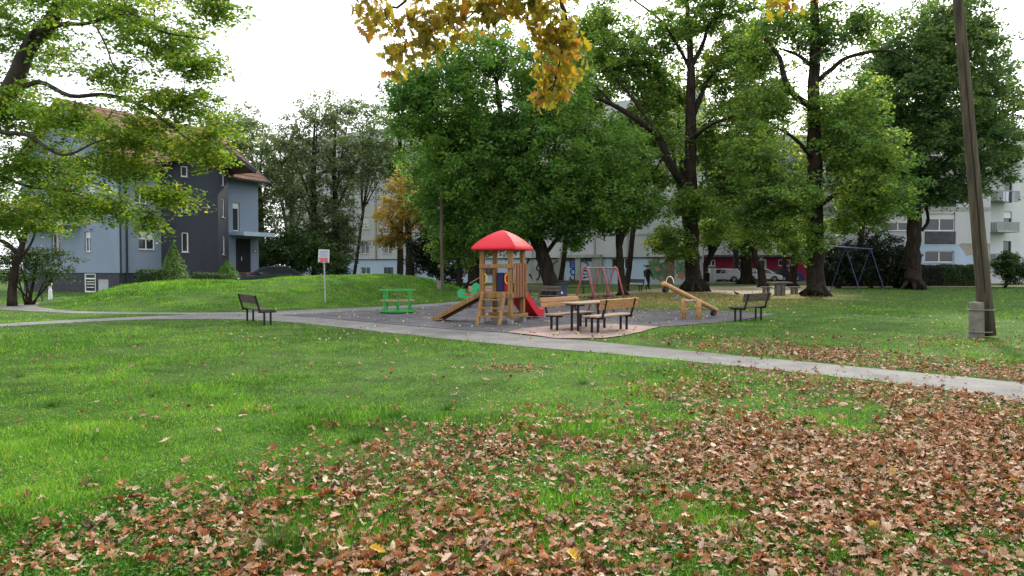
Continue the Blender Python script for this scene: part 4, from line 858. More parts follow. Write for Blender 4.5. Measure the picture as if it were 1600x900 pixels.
# grey-green tall trees between house and block
Y = 66.0
for i, (px, lb, lob, s) in enumerate([
    (492, 'tall airy grey green tree with a straight trunk behind the white sign board', [LB(495, 190, 50, 45, Y, 0, 4, 60), LB(455, 230, 45, 40, Y, 0, 4, 46), LB(520, 250, 50, 45, Y, 0, 4, 60), LB(470, 300, 50, 45, Y, 0, 4, 60), LB(530, 310, 42, 45, Y, 0, 4, 46), LB(500, 370, 60, 45, Y, 0, 3.5, 80)], 31),
    (525, 'airy tree with slanting bare upper branches left of the pale apartment block', [LB(545, 180, 45, 36, Y, 4, 4, 34), LB(590, 185, 40, 30, Y, 4, 4, 26), LB(575, 235, 45, 34, Y, 4, 4, 60), LB(530, 370, 36, 50, Y, 2, 3, 64), LB(560, 270, 35, 26, Y, 3, 3, 28)], 32),
    (408, 'rounded grey green tree rising behind the right end of the blue house', [LB(385, 215, 40, 50, Y, 3, 4, 80), LB(420, 270, 40, 50, Y, 0, 4, 70), LB(400, 330, 40, 40, Y, 0, 4, 60), LB(350, 200, 36, 36, Y, 4, 3, 40)], 33)]):
    b0 = PX(px, Y); tx = px
    tree('tall_tree', lb, 'tree', b0, [(b0, .32), PT(px, 400, Y, .3), PT(px-1, 330, Y, .26), PT(px-3, 260 if px > 450 else 290, Y, .18), PT(px, 190 if px > 450 else 250, Y, .06), PT(px+2, 165 if px > 450 else 225, Y, .02)],
         [[PT(px-1, 330, Y, .12), (Vector(lob[1][0]), .04)], [PT(px-2, 290, Y, .12), (Vector(lob[2][0]), .04)], [PT(px-2, 350, Y, .12), (Vector(lob[3][0]), .04)], [PT(px, 300, Y, .1), (Vector(lob[0][0]), .04)]],
         lob, .25, 26, M_HAZE_GREY, 'tall grey green trees between the house and the block', clump=.95, seed=s, flare=1.2, shell=.2, flat=.5, twig=.025, dk=1.9)
Y = 62.0
shrub('dense_bush', 'dense dark green bush behind the dark car, right of the house entrance', 440, Y, [LB(440, 385, 45, 40, Y, 0, 2.5, 120), LB(480, 395, 40, 34, Y, 0, 2.5, 100), LB(415, 400, 26, 30, Y, 0, 2, 50), LB(520, 410, 30, 26, Y, 0, 2, 50)], .22, 46, M_SHRUB, 34, clump=.8)
# T6 thin forked tree
Y = 42.0; b0 = G(973, 461.5)
tree('forked_tree', 'slim dark tree forking low, in front of the blue base wall by the red swings', 'tree', b0,
     [(b0, .25), PT(971, 440, Y, .22), PT(968, 400, Y, .20), PT(967, 365, Y, .18), PT(962, 330, Y, .12), PT(955, 280, Y, .06)], [[PT(968, 385, Y, .15), PT(975, 365, Y, .13), PT(990, 340, Y, .09), PT(1010, 310, Y, .04)], [PT(967, 360, Y, .1), PT(945, 330, Y, .07), PT(925, 300, Y, .03)]],
     [LB(945, 290, 60, 50, Y, 0, 3, 150), LB(960, 340, 50, 28, Y, 0, 2.2, 70), LB(1010, 320, 40, 28, Y, 0, 2.2, 50), LB(910, 330, 36, 26, Y, -.5, 2, 44), LB(980, 240, 40, 40, Y, 1, 2.5, 50)], .18, 50, M_DEEP, clump=.65, seed=41, shell=.35, droop=.3)
# T7 big loose tree
Y = 49.5; b0 = G(1083, 456)
tree('plane_tree', 'very tall tree with flared trunk and forked limbs behind the wooden seesaw', 'tree', b0,
     [(b0, .62), PT(1083, 430, Y, .52), PT(1081, 390, Y, .48), PT(1079, 330, Y, .45), PT(1078, 270, Y, .42), PT(1079, 200, Y, .36), PT(1080, 120, Y, .28), PT(1077, 60, Y, .18), PT(1072, -20, Y, .10), PT(1070, -120, Y, .05)],
     [[PT(1079, 300, Y, .30), PT(1048, 260, Y-1, .27), PT(1030, 215, Y-1.5, .24), PT(1000, 190, Y-2, .20), PT(960, 165, Y-2, .15), PT(920, 145, Y-2.5, .10), PT(890, 110, Y-3, .05)],
      [PT(1080, 190, Y, .20), PT(1095, 150, Y+.5, .17), PT(1110, 120, Y+1, .12), PT(1150, 90, Y+1, .06)],
      [PT(1080, 105, Y, .17), PT(1098, 70, Y, .14), PT(1115, 30, Y, .11), PT(1170, 15, Y, .08), PT(1210, 12, Y, .04)],
      [PT(1079, 110, Y, .13), PT(1058, 70, Y, .1), PT(1030, 30, Y, .08), PT(990, 0, Y, .05)],
      [PT(1079, 220, Y, .16), PT(1110, 195, Y-2, .11), PT(1150, 180, Y-3, .06)], [PT(1030, 215, Y-1.5, .12), PT(985, 150, Y-1, .09), PT(950, 110, Y, .05)], [PT(960, 165, Y-2, .08), PT(925, 130, Y-2, .06), PT(900, 125, Y-2, .03)],
      [PT(1079, 330, Y, .12), PT(1110, 300, Y-1, .09), PT(1140, 290, Y-2, .04)]],
     [LB(1060, 40, 60, 50, Y, 1, 3.5, 60), LB(960, 90, 80, 60, Y, 1, 3.5, 110), LB(1130, 90, 55, 50, Y, 1.5, 4, 70), LB(1170, 160, 60, 60, Y, 1, 4, 110), LB(985, 215, 55, 35, Y, 2, 3, 60), LB(1110, 220, 50, 45, Y, 2.5, 3, 80), LB(1010, 275, 46, 26, Y, 1.5, 3, 40), LB(1145, 280, 55, 50, Y, .5, 3.5, 110),
      LB(1078, 315, 50, 24, Y, -1.5, 2, 50), LB(1120, 355, 45, 28, Y, 1.5, 3, 50), LB(1040, 372, 30, 26, Y, 0, 2, 32), LB(940, 30, 60, 40, Y, 1, 3, 46), LB(1130, 10, 70, 30, Y, 0, 3, 50), LB(915, 155, 40, 30, Y, 1, 2.5, 34), LB(1075, -60, 120, 60, Y, 0, 4, 100), LB(1020, 150, 40, 30, Y, 2.5, 2, 30), LB(1065, 395, 25, 18, Y, -1, 1, 10), LB(1015, 110, 55, 60, Y, 3, 2.5, 70), LB(1165, 60, 46, 60, Y, 2, 3, 60), LB(1060, 150, 40, 40, Y, 4, 2, 36), LB(900, 70, 50, 50, Y, 2, 2.5, 40)],
     .23, 40, M_LOOSE, clump=.9, dk=1.5, seed=42, shell=.15, flat=.45, droop=.3, flare=1.75)
# T8
Y = 41.0; b0 = G(1276, 463)
tree('plane_tree', 'very tall straight tree between the stone table and the blue swings', 'tree', b0,
     [(b0, .52), PT(1275, 430, Y, .46), PT(1274, 390, Y, .45), PT(1273, 330, Y, .42), PT(1272, 250, Y, .38), PT(1271, 180, Y, .33), PT(1272, 110, Y, .30), PT(1274, 60, Y, .24), PT(1272, 0, Y, .2), PT(1275, -100, Y, .1)],
     [[PT(1272, 170, Y, .20), PT(1240, 148, Y-.5, .18), PT(1225, 120, Y-1, .16), PT(1218, 90, Y-1, .12), PT(1195, 60, Y-1, .07)], [PT(1272, 108, Y, .12), PT(1250, 88, Y, .1), PT(1225, 78, Y, .06)],
      [PT(1273, 130, Y, .15), PT(1295, 112, Y-.5, .13), PT(1320, 92, Y-1, .11), PT(1355, 82, Y-1.5, .09), PT(1390, 80, Y-2, .07), PT(1420, 96, Y-2, .04)], [PT(1273, 240, Y, .14), PT(1310, 225, Y-1.5, .10), PT(1345, 230, Y-2, .05)], [PT(1272, 250, Y, .13), PT(1240, 215, Y-1.5, .1), PT(1215, 200, Y-2, .05)],
      [PT(1273, 330, Y, .12), PT(1310, 300, Y-2, .09), PT(1350, 280, Y-3, .04)], [PT(1273, 340, Y, .12), PT(1235, 320, Y-2, .09), PT(1190, 310, Y-3, .04)]],
     [LB(1185, 245, 50, 55, Y, -1, 3.2, 80), LB(1335, 235, 55, 60, Y, -1.5, 3, 90), LB(1280, 215, 40, 40, Y, 2.0, 2.2, 40), LB(1225, 310, 62, 50, Y, -2, 2.8, 100), LB(1350, 305, 62, 44, Y, -2, 2.8, 90), LB(1180, 340, 50, 36, Y, -1, 2.5, 56),
      LB(1195, 170, 46, 40, Y, 0, 2.5, 50), LB(1290, 50, 60, 50, Y, 0, 2.5, 60), LB(1230, 40, 55, 40, Y, 0, 2.5, 46), LB(1345, 30, 50, 40, Y, 0, 2, 34), LB(1390, 260, 36, 60, Y, -1, 2.4, 44), LB(1270, -50, 90, 40, Y, 0, 2.5, 60), LB(1310, 160, 60, 36, Y, -1, 2, 40), LB(1240, 380, 56, 22, Y, -1, 2, 34), LB(1320, 350, 50, 16, Y, -1, 2, 22), LB(1388, 310, 30, 36, Y, -1, 2, 20), LB(1185, 95, 46, 50, Y, 1, 2.5, 50), LB(1345, 150, 40, 40, Y, 1, 2, 40), LB(1320, 200, 50, 30, Y, 0, 2, 30)],
     .19, 44, M_LOOSE, clump=.75, dk=1.4, seed=43, shell=.15, flat=.45, droop=.35, flare=1.6)
# T9
Y = 54.0; b0 = G(1427, 452.5)
tree('broad_tree', 'tall heavy crowned tree just left of the wide windows of the grey block', 'tree', b0,
     [(b0, .66), PT(1427, 430, Y, .56), PT(1427, 390, Y, .52), PT(1428, 330, Y, .48), PT(1425, 260, Y, .42), PT(1400, 160, Y, .3), PT(1390, 90, Y, .15)],
     [[PT(1427, 270, Y, .3), PT(1460, 200, Y-1, .2), PT(1475, 130, Y-1, .12), PT(1480, 60, Y, .05)], [PT(1427, 300, Y, .2), PT(1480, 250, Y-1, .14), PT(1530, 220, Y-1.5, .07)], [PT(1427, 290, Y, .2), PT(1385, 240, Y-1, .12), PT(1365, 200, Y-2, .05)], [PT(1440, 360, Y, .12), PT(1450, 345, Y, .12), PT(1446, 320, Y, .1)]],
     [LB(1440, 80, 80, 60, Y, 0, 4.5, 150), LB(1500, 60, 60, 50, Y, 0, 4, 90), LB(1410, 150, 66, 70, Y, -1, 4, 150), LB(1500, 160, 75, 70, Y, -1, 4.5, 190), LB(1450, 240, 85, 60, Y, -1, 4.5, 190), LB(1540, 230, 50, 55, Y, 0, 3.5, 90), LB(1480, 300, 45, 24, Y, -1, 3, 44), LB(1400, 290, 50, 40, Y, 0, 3, 60), LB(1385, 110, 40, 60, Y, 1, 3, 60), LB(1365, 190, 36, 50, Y, 1, 3, 40), LB(1480, 10, 50, 26, Y, 0, 3, 34), LB(1560, 140, 36, 60, Y, 1, 3, 50)],
     .25, 46, M_COOL, clump=1.0, dk=1.5, seed=44, shell=.4, flat=.5, droop=.3, flare=1.7)
# trees farther back, between the trunks
def back_tree(px, Yb, py_top, rx, lm, label, seed, lean=0, lowpy=395, n=170, group='trees farther back', r0=.35, dens=34, leaf=.26, name='back_tree', clump=1.15, y_=None):
    b0 = PX(px, Yb); h = lowpy-py_top; cyy = py_top+h*.5
    rg = random.Random(seed); lob = []
    for k in range(7):
        a = rg.uniform(0, 6.28); q = rg.uniform(.2, .6); lob.append(LB(px+lean+rx*q*math.cos(a), cyy+h*.5*q*1.1*math.sin(a), rx*.55, h*.27, Yb, rg.uniform(-1.5, 1.5), rx*.55*Yb/FPX, n//7))
    mid = px+lean*.5
    return tree(name, label, 'tree', b0, [(b0, r0), PT(px+lean*.2, 420, Yb, r0*.9), PT(px+lean*.5, lowpy+10 if lowpy < 400 else 400, Yb, r0*.8), PT(px+lean*.9, cyy, Yb, r0*.5), PT(px+lean, py_top+h*.2, Yb, r0*.15)],
                [[PT(mid, lowpy, Yb, r0*.4), (Vector(l[0]), .05)] for l in lob[:4]], lob, leaf, dens, lm, group, clump=clump, seed=seed, shell=.25, tw_n=.6, dk=1.6)
back_tree(1238, 62, 300, 46, M_DEEP, 'low forked tree with a leaning trunk behind the stone table', 51, 8, 392, n=110, leaf=.22)
back_tree(1192, 60, 315, 42, M_DEEP, 'dark tree with a slanting trunk against the small concrete block', 52, -22, 398, n=110, leaf=.22, r0=.33)
back_tree(1166, 72, 290, 46, M_DARK, 'dark tree with an upright trunk between the silver estate and the silver hatchback', 53, -2, 402, n=120, r0=.6)
back_tree(1092, 74, 300, 40, M_SHRUB, 'spreading green tree over the pale utility cabinet', 54, 36, 405, n=100)
back_tree(977, 50, 90, 60, M_LOOSE, 'tall airy tree directly behind the slim forked tree', 55, 30, 320, n=90, dens=26, r0=.2)
back_tree(1150, 84, 60, 70, M_YG, 'tall yellow green tree glowing between the two tallest trees', 56, 0, 340, n=220, dens=30)
back_tree(1225, 88, 150, 60, M_HAZE_GREY, 'hazy grey green tree filling the gap left of the straight tall tree', 57, 0, 390, n=150, dens=36)
back_tree(1345, 62, 150, 55, M_SHRUB, 'mid green tree behind the blue swing frame', 58, 0, 380, n=170, r0=.25)
back_tree(1575, 84, 130, 45, M_HAZE_GREY, 'pale airy tree behind the balconies at the right edge', 59, 8, 300, n=60, dens=22)
back_tree(1640, 50, 180, 60, M_LOOSE, 'tree at the right edge with flat sprays over the balconies', 60, -5, 330, n=40, dens=40, leaf=.14, clump=.7)
back_tree(868, 60, 10, 70, M_LOOSE, 'tall tree whose top shows above the big dense tree', 61, 55, 260, n=150, dens=30, r0=.22)
back_tree(330, 74, 220, 40, M_HAZE_GREY, 'grey green tree top just behind the tiled roof', 62, 0, 350, n=60, dens=30)
back_tree(1084, 60, 60, 66, M_LOOSE, 'tall pale crowned tree directly behind the very tall forked tree', 63, -25, 340, n=120, dens=26)
back_tree(1290, 86, 90, 60, M_LOOSE, 'tall tree filling the view right behind the straight tall trunk', 64, 0, 370, n=150, dens=30)
back_tree(1395, 78, 60, 60, M_HAZE_GREY, 'tall grey green tree just left of the heavy crowned tree', 65, 0, 370, n=140, dens=30)
back_tree(455, 82, 170, 55, M_HAZE_GREY, 'pale distant tree in front of the left end of the long panel block', 66, 0, 400, n=130, dens=26)
back_tree(548, 80, 150, 42, M_HAZE_GREY, 'thin distant tree before the pale panel block, above the golden tree', 67, 36, 330, n=80, dens=18, r0=.2)
back_tree(625, 72, 150, 40, M_DEEP, 'dark distant tree just above and behind the golden tree', 68, 0, 300, n=90, dens=26)
back_tree(985, 80, 330, 34, M_YG, 'small bright green tree low against the pale wall between swings and tall tree', 69, 60, 395, n=40, dens=26)
# shrubs and hedges
for i, (px, Yb, rx, ry, cy, lab) in enumerate([(1310, 57, 34, 36, 405, 'dark purple leaved bush below the blue swing frame'), (1362, 57, 38, 44, 398, 'dark bush with pale blossoms left of the trunk of the heavy crowned tree'), (1400, 58, 26, 34, 408, 'dark bush hard against the trunk of the heavy crowned tree')]):
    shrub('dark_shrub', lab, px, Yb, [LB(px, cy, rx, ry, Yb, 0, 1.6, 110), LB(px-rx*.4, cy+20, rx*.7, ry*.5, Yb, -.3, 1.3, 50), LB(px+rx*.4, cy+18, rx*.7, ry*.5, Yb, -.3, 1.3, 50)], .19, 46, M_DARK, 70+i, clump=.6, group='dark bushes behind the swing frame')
def hedge(label, px0, px1, Yb, ztop, dep, lm, seed, leaf=.11, n=6500, name='clipped_hedge', z0=0.0):
    x0, x1 = (px0-800)/FPX*Yb, (px1-800)/FPX*Yb; root = thing(name, label, 'hedge', ((x0+x1)/2, Yb, z0), 0, 'clipped hedges')
    m = MB(); rg = random.Random(seed)
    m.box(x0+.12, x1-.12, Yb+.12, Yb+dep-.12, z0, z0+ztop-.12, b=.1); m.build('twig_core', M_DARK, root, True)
    r = np.random.default_rng(seed); L = x1-x0; p_ = r.uniform(size=(n, 3))*np.array((L, dep, ztop)); f = r.integers(0, 5, n)
    p_[f == 0, 1] = 0; p_[f == 1, 1] = 0; p_[f == 2, 2] = ztop; p_[f == 3, 0] = 0; p_[f == 4, 0] = L
    p_ += r.normal(0, .05, (n, 3)); p_[:, 2] += .05*np.sin(p_[:, 0]*2.3)+.03*np.sin(p_[:, 0]*5); p_ += np.array((x0, Yb, z0)); nr = r.normal(size=(n, 3))*.8; nr[:, 1] -= .6; nr[:, 2] += .5
    a, b_, c_ = basis(nr, r); s = leaf*r.uniform(.6, 1.3, n); V, F = scatter(*RHOMB, p_, a, b_, c_, np.stack([s]*3, 1))
    fast_mesh('foliage', V, F, lm, root, {'rnd': r.uniform(size=n)}); return root
hedge('clipped hedge under the wide windows, left of the leaning pole', 1474, 1532, 63, 1.75, 1.2, M_SHRUB, 81, .13)
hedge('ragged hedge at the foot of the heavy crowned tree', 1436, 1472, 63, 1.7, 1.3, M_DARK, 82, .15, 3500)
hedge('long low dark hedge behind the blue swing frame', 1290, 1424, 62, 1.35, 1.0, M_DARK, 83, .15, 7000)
hedge('low clipped hedge at the foot of the blue wall, left of the cone bush', 212, 262, 44, 1.35, .9, M_SHRUB, 84, .10, 4000)
hedge('low clipped hedge between the two cone bushes', 300, 352, 44.5, 1.15, .8, M_SHRUB, 85, .10, 4000)
def cone(label, px, Yb, z0, z1, r0, lm, seed, n=5200, leaf=.10):
    b0 = PX(px, Yb); root = thing('cone_bush', label, 'bush', b0, 0, 'cone shaped evergreen bushes'); m = MB()
    m.tube([b0, b0+Vector((0, 0, z0+.1)), b0+Vector((0, 0, z1*.9))], [.07, .05, .02], 6); m.build('stem', BARK, root, True)
    r = np.random.default_rng(seed); u = r.uniform(size=n)**.8; th_ = r.uniform(0, 6.28, n); rr = r0*(np.sin(np.clip(u, 0, 1)*math.pi*.5+.0)*0+np.where(u < .22, .72+1.25*u, 1-(u-.22)/.78))*r.uniform(.55, 1.08, n)
    rr *= 1+.12*np.sin(th_*5+u*9); p_ = np.stack([rr*np.cos(th_), rr*np.sin(th_), z0+u*(z1-z0)], 1)+np.array(tuple(b0)); nr = np.stack([np.cos(th_), np.sin(th_), np.full(n, .5)], 1)+r.normal(0, .5, (n, 3))
    a, b_, c_ = basis(nr, r); s = leaf*r.uniform(.6, 1.3, n); V, F = scatter(*RHOMB, p_, a, b_, c_, np.stack([s]*3, 1))
    fast_mesh('foliage', V, F, lm, root, {'rnd': r.uniform(size=n)})
cone('dark pointed evergreen bush in front of the charcoal stair bay', 271, 44.5, .2, 3.15, 1.0, M_DEEP, 86)
cone('rounder light green evergreen bush beside the entrance steps', 355, 47, .3, 2.1, 1.0, leafmat('leaf_fresh', [(0, (.03, .09, .012)), (1, (.09, .22, .03))], .3, 1.5), 87)
shrub('round_shrub', 'rounded green shrub at the foot of the balconies by the right edge', 1572, 58, [LB(1572, 418, 22, 22, 58, 0, 1.2, 90), LB(1598, 425, 24, 18, 58, 0, 1.2, 60), LB(1575, 400, 12, 8, 58, 0, .8, 20)], .15, 44, M_SHRUB, 88, clump=.4)
# oak overhead: stands behind the camera, its outer branches hang into view
def oak_leaf():
    v, f = [], []
    for i, (y, wd) in enumerate([(0, .02), (.12, .10), (.22, .20), (.30, .09), (.42, .30), (.50, .12), (.63, .33), (.71, .13), (.82, .20), (.93, .10), (1, .02)]):
        for sx in (-1, 0, 1): v.append((sx*wd, y-.5+abs(sx)*wd*.35, abs(sx)*wd*.3-.5*(y-.5)**2))
    for i in range(10):
        a = i*3; f += [(a, a+1, a+4, a+3), (a+1, a+2, a+5, a+4)]
    return v, f
ob = Vector((2.4, -2.6, 0)); ol = []
def ohang(pts, y0): return [(P(px, py, Y_), r_) for px, py, Y_, r_ in pts]
limbs = [[(Vector((2.2, -2.4, 3.2)), .16), (Vector((1.4, .5, 5.0)), .11), (Vector((.6, 3.2, 4.9)), .06), PT(880, -60, 5.2, .022), PT(885, 30, 5.3, .010), PT(876, 90, 5.3, .006), PT(862, 145, 5.3, .004)],
         [(Vector((1.4, .5, 5.0)), .07), (Vector((.0, 3.2, 4.9)), .035), PT(760, -60, 5.2, .014), PT(740, 20, 5.2, .006), PT(690, 40, 5.2, .004)],
         [(Vector((1.4, .5, 5.0)), .06), (Vector((-.6, 3.2, 4.9)), .03), PT(640, -40, 5.2, .012), PT(600, 15, 5.2, .005), PT(640, 70, 5.2, .004)],
         [(Vector((.6, 3.2, 4.9)), .03), PT(825, -40, 5.2, .012), PT(800, 10, 5.2, .006), PT(770, 40, 5.2, .004)],
         [(Vector((1.8, -1, 4.4)), .08), (Vector((2.6, 3.0, 5.1)), .04), PT(1235, -50, 5.8, .012), PT(1240, 0, 5.9, .005), PT(1232, 22, 5.9, .003)]]
tree('oak_tree', 'oak with large yellow brown lobed leaves hanging in from the top edge of the view', 'tree', ob,
     [(ob, .32), (Vector((2.4, -2.6, 1.8)), .28), (Vector((2.2, -2.4, 3.4)), .24), (Vector((2.0, -2.6, 6)), .16), (Vector((2.0, -2.8, 9)), .05)], limbs,
     [LB(575, -2, 30, 16, 5.2, 0, .25, 5), LB(640, 35, 50, 34, 5.2, 0, .3, 11), LB(632, 88, 18, 18, 5.2, 0, .2, 5), LB(700, 18, 50, 22, 5.2, 0, .3, 9), LB(760, 22, 36, 26, 5.2, 0, .3, 7), LB(668, 70, 22, 12, 5.2, 0, .2, 3), LB(830, 10, 70, 22, 5.2, 0, .3, 13), LB(870, 60, 44, 34, 5.3, 0, .25, 13), LB(858, 112, 26, 26, 5.3, 0, .2, 8), LB(855, 150, 22, 10, 5.3, 0, .15, 4), LB(885, 95, 20, 16, 5.3, 0, .2, 3), LB(720, -70, 250, 50, 5.0, 0, .6, 40), LB(1240, 5, 34, 14, 5.9, 0, .3, 5), LB(1225, -50, 120, 30, 5.7, 0, .5, 12)],
     .092, 20, M_OAK, nk=.95, spread=.35, clump=.2, flat=.9, seed=91, twig=.006, shell=.0, droop=.3, tmpl=oak_leaf(), upb=.2, flare=1.3, twlen=.8)
# ------------------------------------------------------------------ playground furniture
WOODG = nmat('honey_wood', [(.3, (.24, .115, .042)), (.55, (.36, .185, .07)), (.8, (.45, .26, .115))], 3, .6, .3, 20, (1, 12, 12), .3, bdist=.004)
WOODW = nmat('weathered_wood', [(.3, (.04, .031, .024)), (.55, (.085, .067, .052)), (.8, (.14, .118, .098))], 3, .85, .5, 20, (1, 12, 12), .2, bdist=.006)
WOODS = nmat('worn_seat_wood', [(.3, (.19, .12, .08)), (.55, (.29, .20, .145)), (.8, (.38, .28, .22))], 3, .75, .4, 20, (1, 10, 10), .3, bdist=.005)
WOODP = nmat('play_wood', [(.3, (.15, .078, .028)), (.5, (.26, .145, .055)), (.75, (.36, .215, .095))], 2.2, .75, .5, 14, (9, 9, 1), .2, bdist=.006)
WOODR = nmat('slat_wood', [(.3, (.16, .065, .03)), (.5, (.28, .125, .058)), (.75, (.38, .19, .095))], 3, .7, .4, 14, (14, 14, 1), .2, bdist=.006)
BLK = mat('black_metal', (.012, .012, .013), .5, .3)
def face_yaw(f): return math.atan2(-f[0], f[1])
def bench(label, a, b_, wood, seatwood, group=None, cat='bench', L=1.72, face=None, seat_z=.43, legx=None):
    """a,b_: feet positions on the ground (left & right end), face: +1/-1 side of the seat front"""
    a = Vector((a[0], a[1], 0)); b_ = Vector((b_[0], b_[1], 0)); mid = (a+b_)/2; d_ = (b_-a); lx = legx or d_.length/2; d_.normalize()
    f = Vector((-d_.y, d_.x))*(face or 1)
    r = thing('park_bench', label, cat, (mid.x, mid.y, float(hz(mid.x, mid.y))), face_yaw(f), group)
    h = L/2; m = MB()
    for k in range(3): m.box(-h, h, -.20+.145*k, -.20+.145*k+.13, seat_z-.04, seat_z, b=.008)
    m.build('seat', seatwood, r)
    m = MB(); T = Matrix.Translation((0, -.245, seat_z+.13)) @ Matrix.Rotation(R(12), 4, 'X')
    for k in range(2): m.box(-h, h, -.02, .02, .02+.125*k, .135+.125*k, T, b=.008)
    m.build('backrest', wood, r)
    for sx in (-1, 1):
        for y in (-.085, .085):
            m = MB(); m.box(sx*lx-.024, sx*lx+.024, y-.024, y+.024, -.03, seat_z-.075, b=.004); m.build('leg', BLK, r)
        m = MB(); m.box(sx*lx-.025, sx*lx+.025, -.235, .23, seat_z-.085, seat_z-.042); m.build('seat_bracket', BLK, r)
        m = MB(); m.beam((sx*lx, -.20, seat_z-.06), (sx*lx, -.27-.055, seat_z+.385), .05, .028, up=(1, 0, 0)); m.build('back_support', BLK, r)
    return r
g2 = lambda px, py: tuple(G(px, py)[:2])
bench('honey coloured slatted bench at the table, nearer the camera, seen from behind with black supports', g2(929.5, 521.5), g2(974.5, 515.8), WOODG, WOODS, face=1, L=1.74)
bench('honey coloured bench facing the camera behind the small table, nearer the red slide', g2(866, 517.3), g2(911.5, 511.8), WOODG, WOODS, face=-1, L=1.74)
a = Vector(g2(896.3, 519)); b_ = Vector(g2(941.5, 513.2)); mid = (a+b_)/2; dd = (b_-a).normalized()
t = thing('park_table', 'small wooden topped table on black posts between two honey coloured benches', 'table', (mid.x, mid.y, 0), math.atan2(dd.y, dd.x))
m = MB()
for k in range(4): m.box(-.87, .87, -.29+.147*k, -.29+.147*k+.135, .68, .72, b=.008)
m.build('table_top', WOODS, t)
for sx in (-1, 1):
    for y in (-.09, .09):
        m = MB(); m.box(sx*.63-.025, sx*.63+.025, y-.025, y+.025, -.02, .64, b=.004); m.build('leg', BLK, t)
    m = MB(); m.box(sx*.63-.025, sx*.63+.025, -.26, .26, .64, .678); m.build('top_bracket', BLK, t)
bench('dark weathered bench standing alone by the path in front of the mound', g2(391, 502), g2(418, 508.5), WOODW, WOODW, face=1, L=1.7)
bench('dark weathered bench at the right end of the play surface, seen from behind', g2(1153, 502.5), g2(1185, 499), WOODW, WOODW, face=1, L=1.7)
bench('greyish bench standing directly behind the play tower, partly hidden by its posts', PX(752, 30), PX(790, 30.5), WOODS, WOODW, face=-1, L=2.0)
bench('dark bench just right of the red slide, its back to the graffiti wall', PX(824, 31), PX(856, 30.5), WOODW, WOODW, face=-1, L=1.9)
bench('dark bench beyond the trash bin on the lawn by the graffiti garage doors', PX(882, 44), PX(912, 44), WOODW, WOODW, face=-1, L=1.9)
bench('brownish bench on the far lawn beside the walking person', PX(977, 50), PX(1001, 48.5), WOODW, WOODW, face=-1, L=1.8)
# ---- stone table with two stools
STONE = nmat('terrazzo', [(.3, (.09, .085, .078)), (.7, (.20, .19, .175))], 5, .9, .4, 30)
p = G(1218, 461.5)
t = thing('stone_table', 'dark stone table between two stools, left of the tall straight tree', 'table', p)
MB().box(-.62, .62, -.4, .4, .68, .76, b=.02).build('table_top', STONE, t); MB().box(-.24, .02, -.2, .2, -.02, .68, b=.02).build('pedestal', STONE, t); MB().box(.06, .28, -.18, .18, -.02, .68, b=.02).build('pedestal', STONE, t)
for px, lab in ((1197, 'low concrete stool left of the stone table'), (1241, 'low concrete stool right of the stone table, next to the flared trunk')):
    p = G(px, 459.5); s = thing('stone_stool', lab, 'stool', p, 0, 'stools at the stone table')
    MB().box(-.32, .32, -.2, .2, .38, .45, b=.02).build('seat', STONE, s)
    for x in (-.12, .12): MB().box(x-.07, x+.07, -.12, .12, -.02, .38, b=.01).build('leg', STONE, s)
# ---- play tower
FR = G(797.8, 506.9); ya = R(-23); U = Vector((math.cos(ya), math.sin(ya), 0)); Vv = Vector((-math.sin(ya), math.cos(ya), 0))
ctr = FR-U*.43+Vv*.43
pt = thing('play_tower', 'wooden play tower with red plastic roof, ladder, plank ramp and red slide', 'play tower', ctr, ya)
H = .43; post = .062; RED = mat('red_plastic', (.56, .012, .025), .5, 0, .3); YEL = mat('yellow_plastic', (.80, .48, .03), .4, 0, .5); NAVY = mat('navy_plastic', (.015, .022, .12), .45, 0, .4)
CON2 = nmat('footing_concrete', [(.3, (.2, .2, .2)), (.7, (.34, .34, .34))], 6, .9, .4)
for sx in (-1, 1):
    for sy in (-1, 1):
        m = MB(); m.box(sx*H-post, sx*H+post, sy*H-post, sy*H+post, .17, 2.09, b=.012); po_ = m.build('post', WOODP, pt)
        MB().box(sx*H-post-.012, sx*H+post+.012, sy*H-post-.012, sy*H+post+.012, -.02, .168, b=.01).build('footing', CON2, po_)
m = MB()
for k in range(6): m.box(-H-.06, H+.06, -H+.07+.122*k, -H+.07+.122*k+.115, .84, .875, b=.004)
m.build('deck', WOODP, pt)
def bm_(name, *a, wood=WOODP): return MB().box(*a, b=.01).build(name, wood, pt)
bm_('deck_beam', -H-.02, H+.02, -H-.11, -H-.065, .72, .87); bm_('deck_beam', -H-.02, H+.02, H+.065, H+.11, .72, .87)
bm_('deck_beam', H+.065, H+.11, -H-.11, H+.11, .72, .87); bm_('deck_beam', -H-.11, -H-.065, -H-.11, H+.11, .72, .80)
bm_('top_rail', -H-.02, H+.10, -H-.11, -H-.065, 1.55, 1.66); bm_('top_rail', H+.065, H+.11, -H-.11, H+.11, 1.56, 1.67); bm_('top_rail', -H-.11, -H-.065, -H, H+.05, 1.55, 1.66)
bm_('lower_beam', H+.065, H+.115, -H-.16, H+.16, .17, .27); bm_('lower_beam', -H, H, H+.065, H+.11, .18, .28); bm_('lower_beam', -H, H, -.03, .03, .2, .3)
m = MB()
n = 9
for k in range(n):
    y = -H-.02+(2*H+.04)*(k+.5)/n; m.box(H+.112, H+.138, y-.040, y+.040, .74, 1.69, mi=k % 2, b=.006)
m.build('slat_panel', [WOODR, nmat('slat_wood_dark', [(.3, (.07, .03, .016)), (.6, (.14, .062, .03)), (.8, (.2, .10, .05))], 3, .7, .4, 14, (14, 14, 1), .2, bdist=.006)], pt)
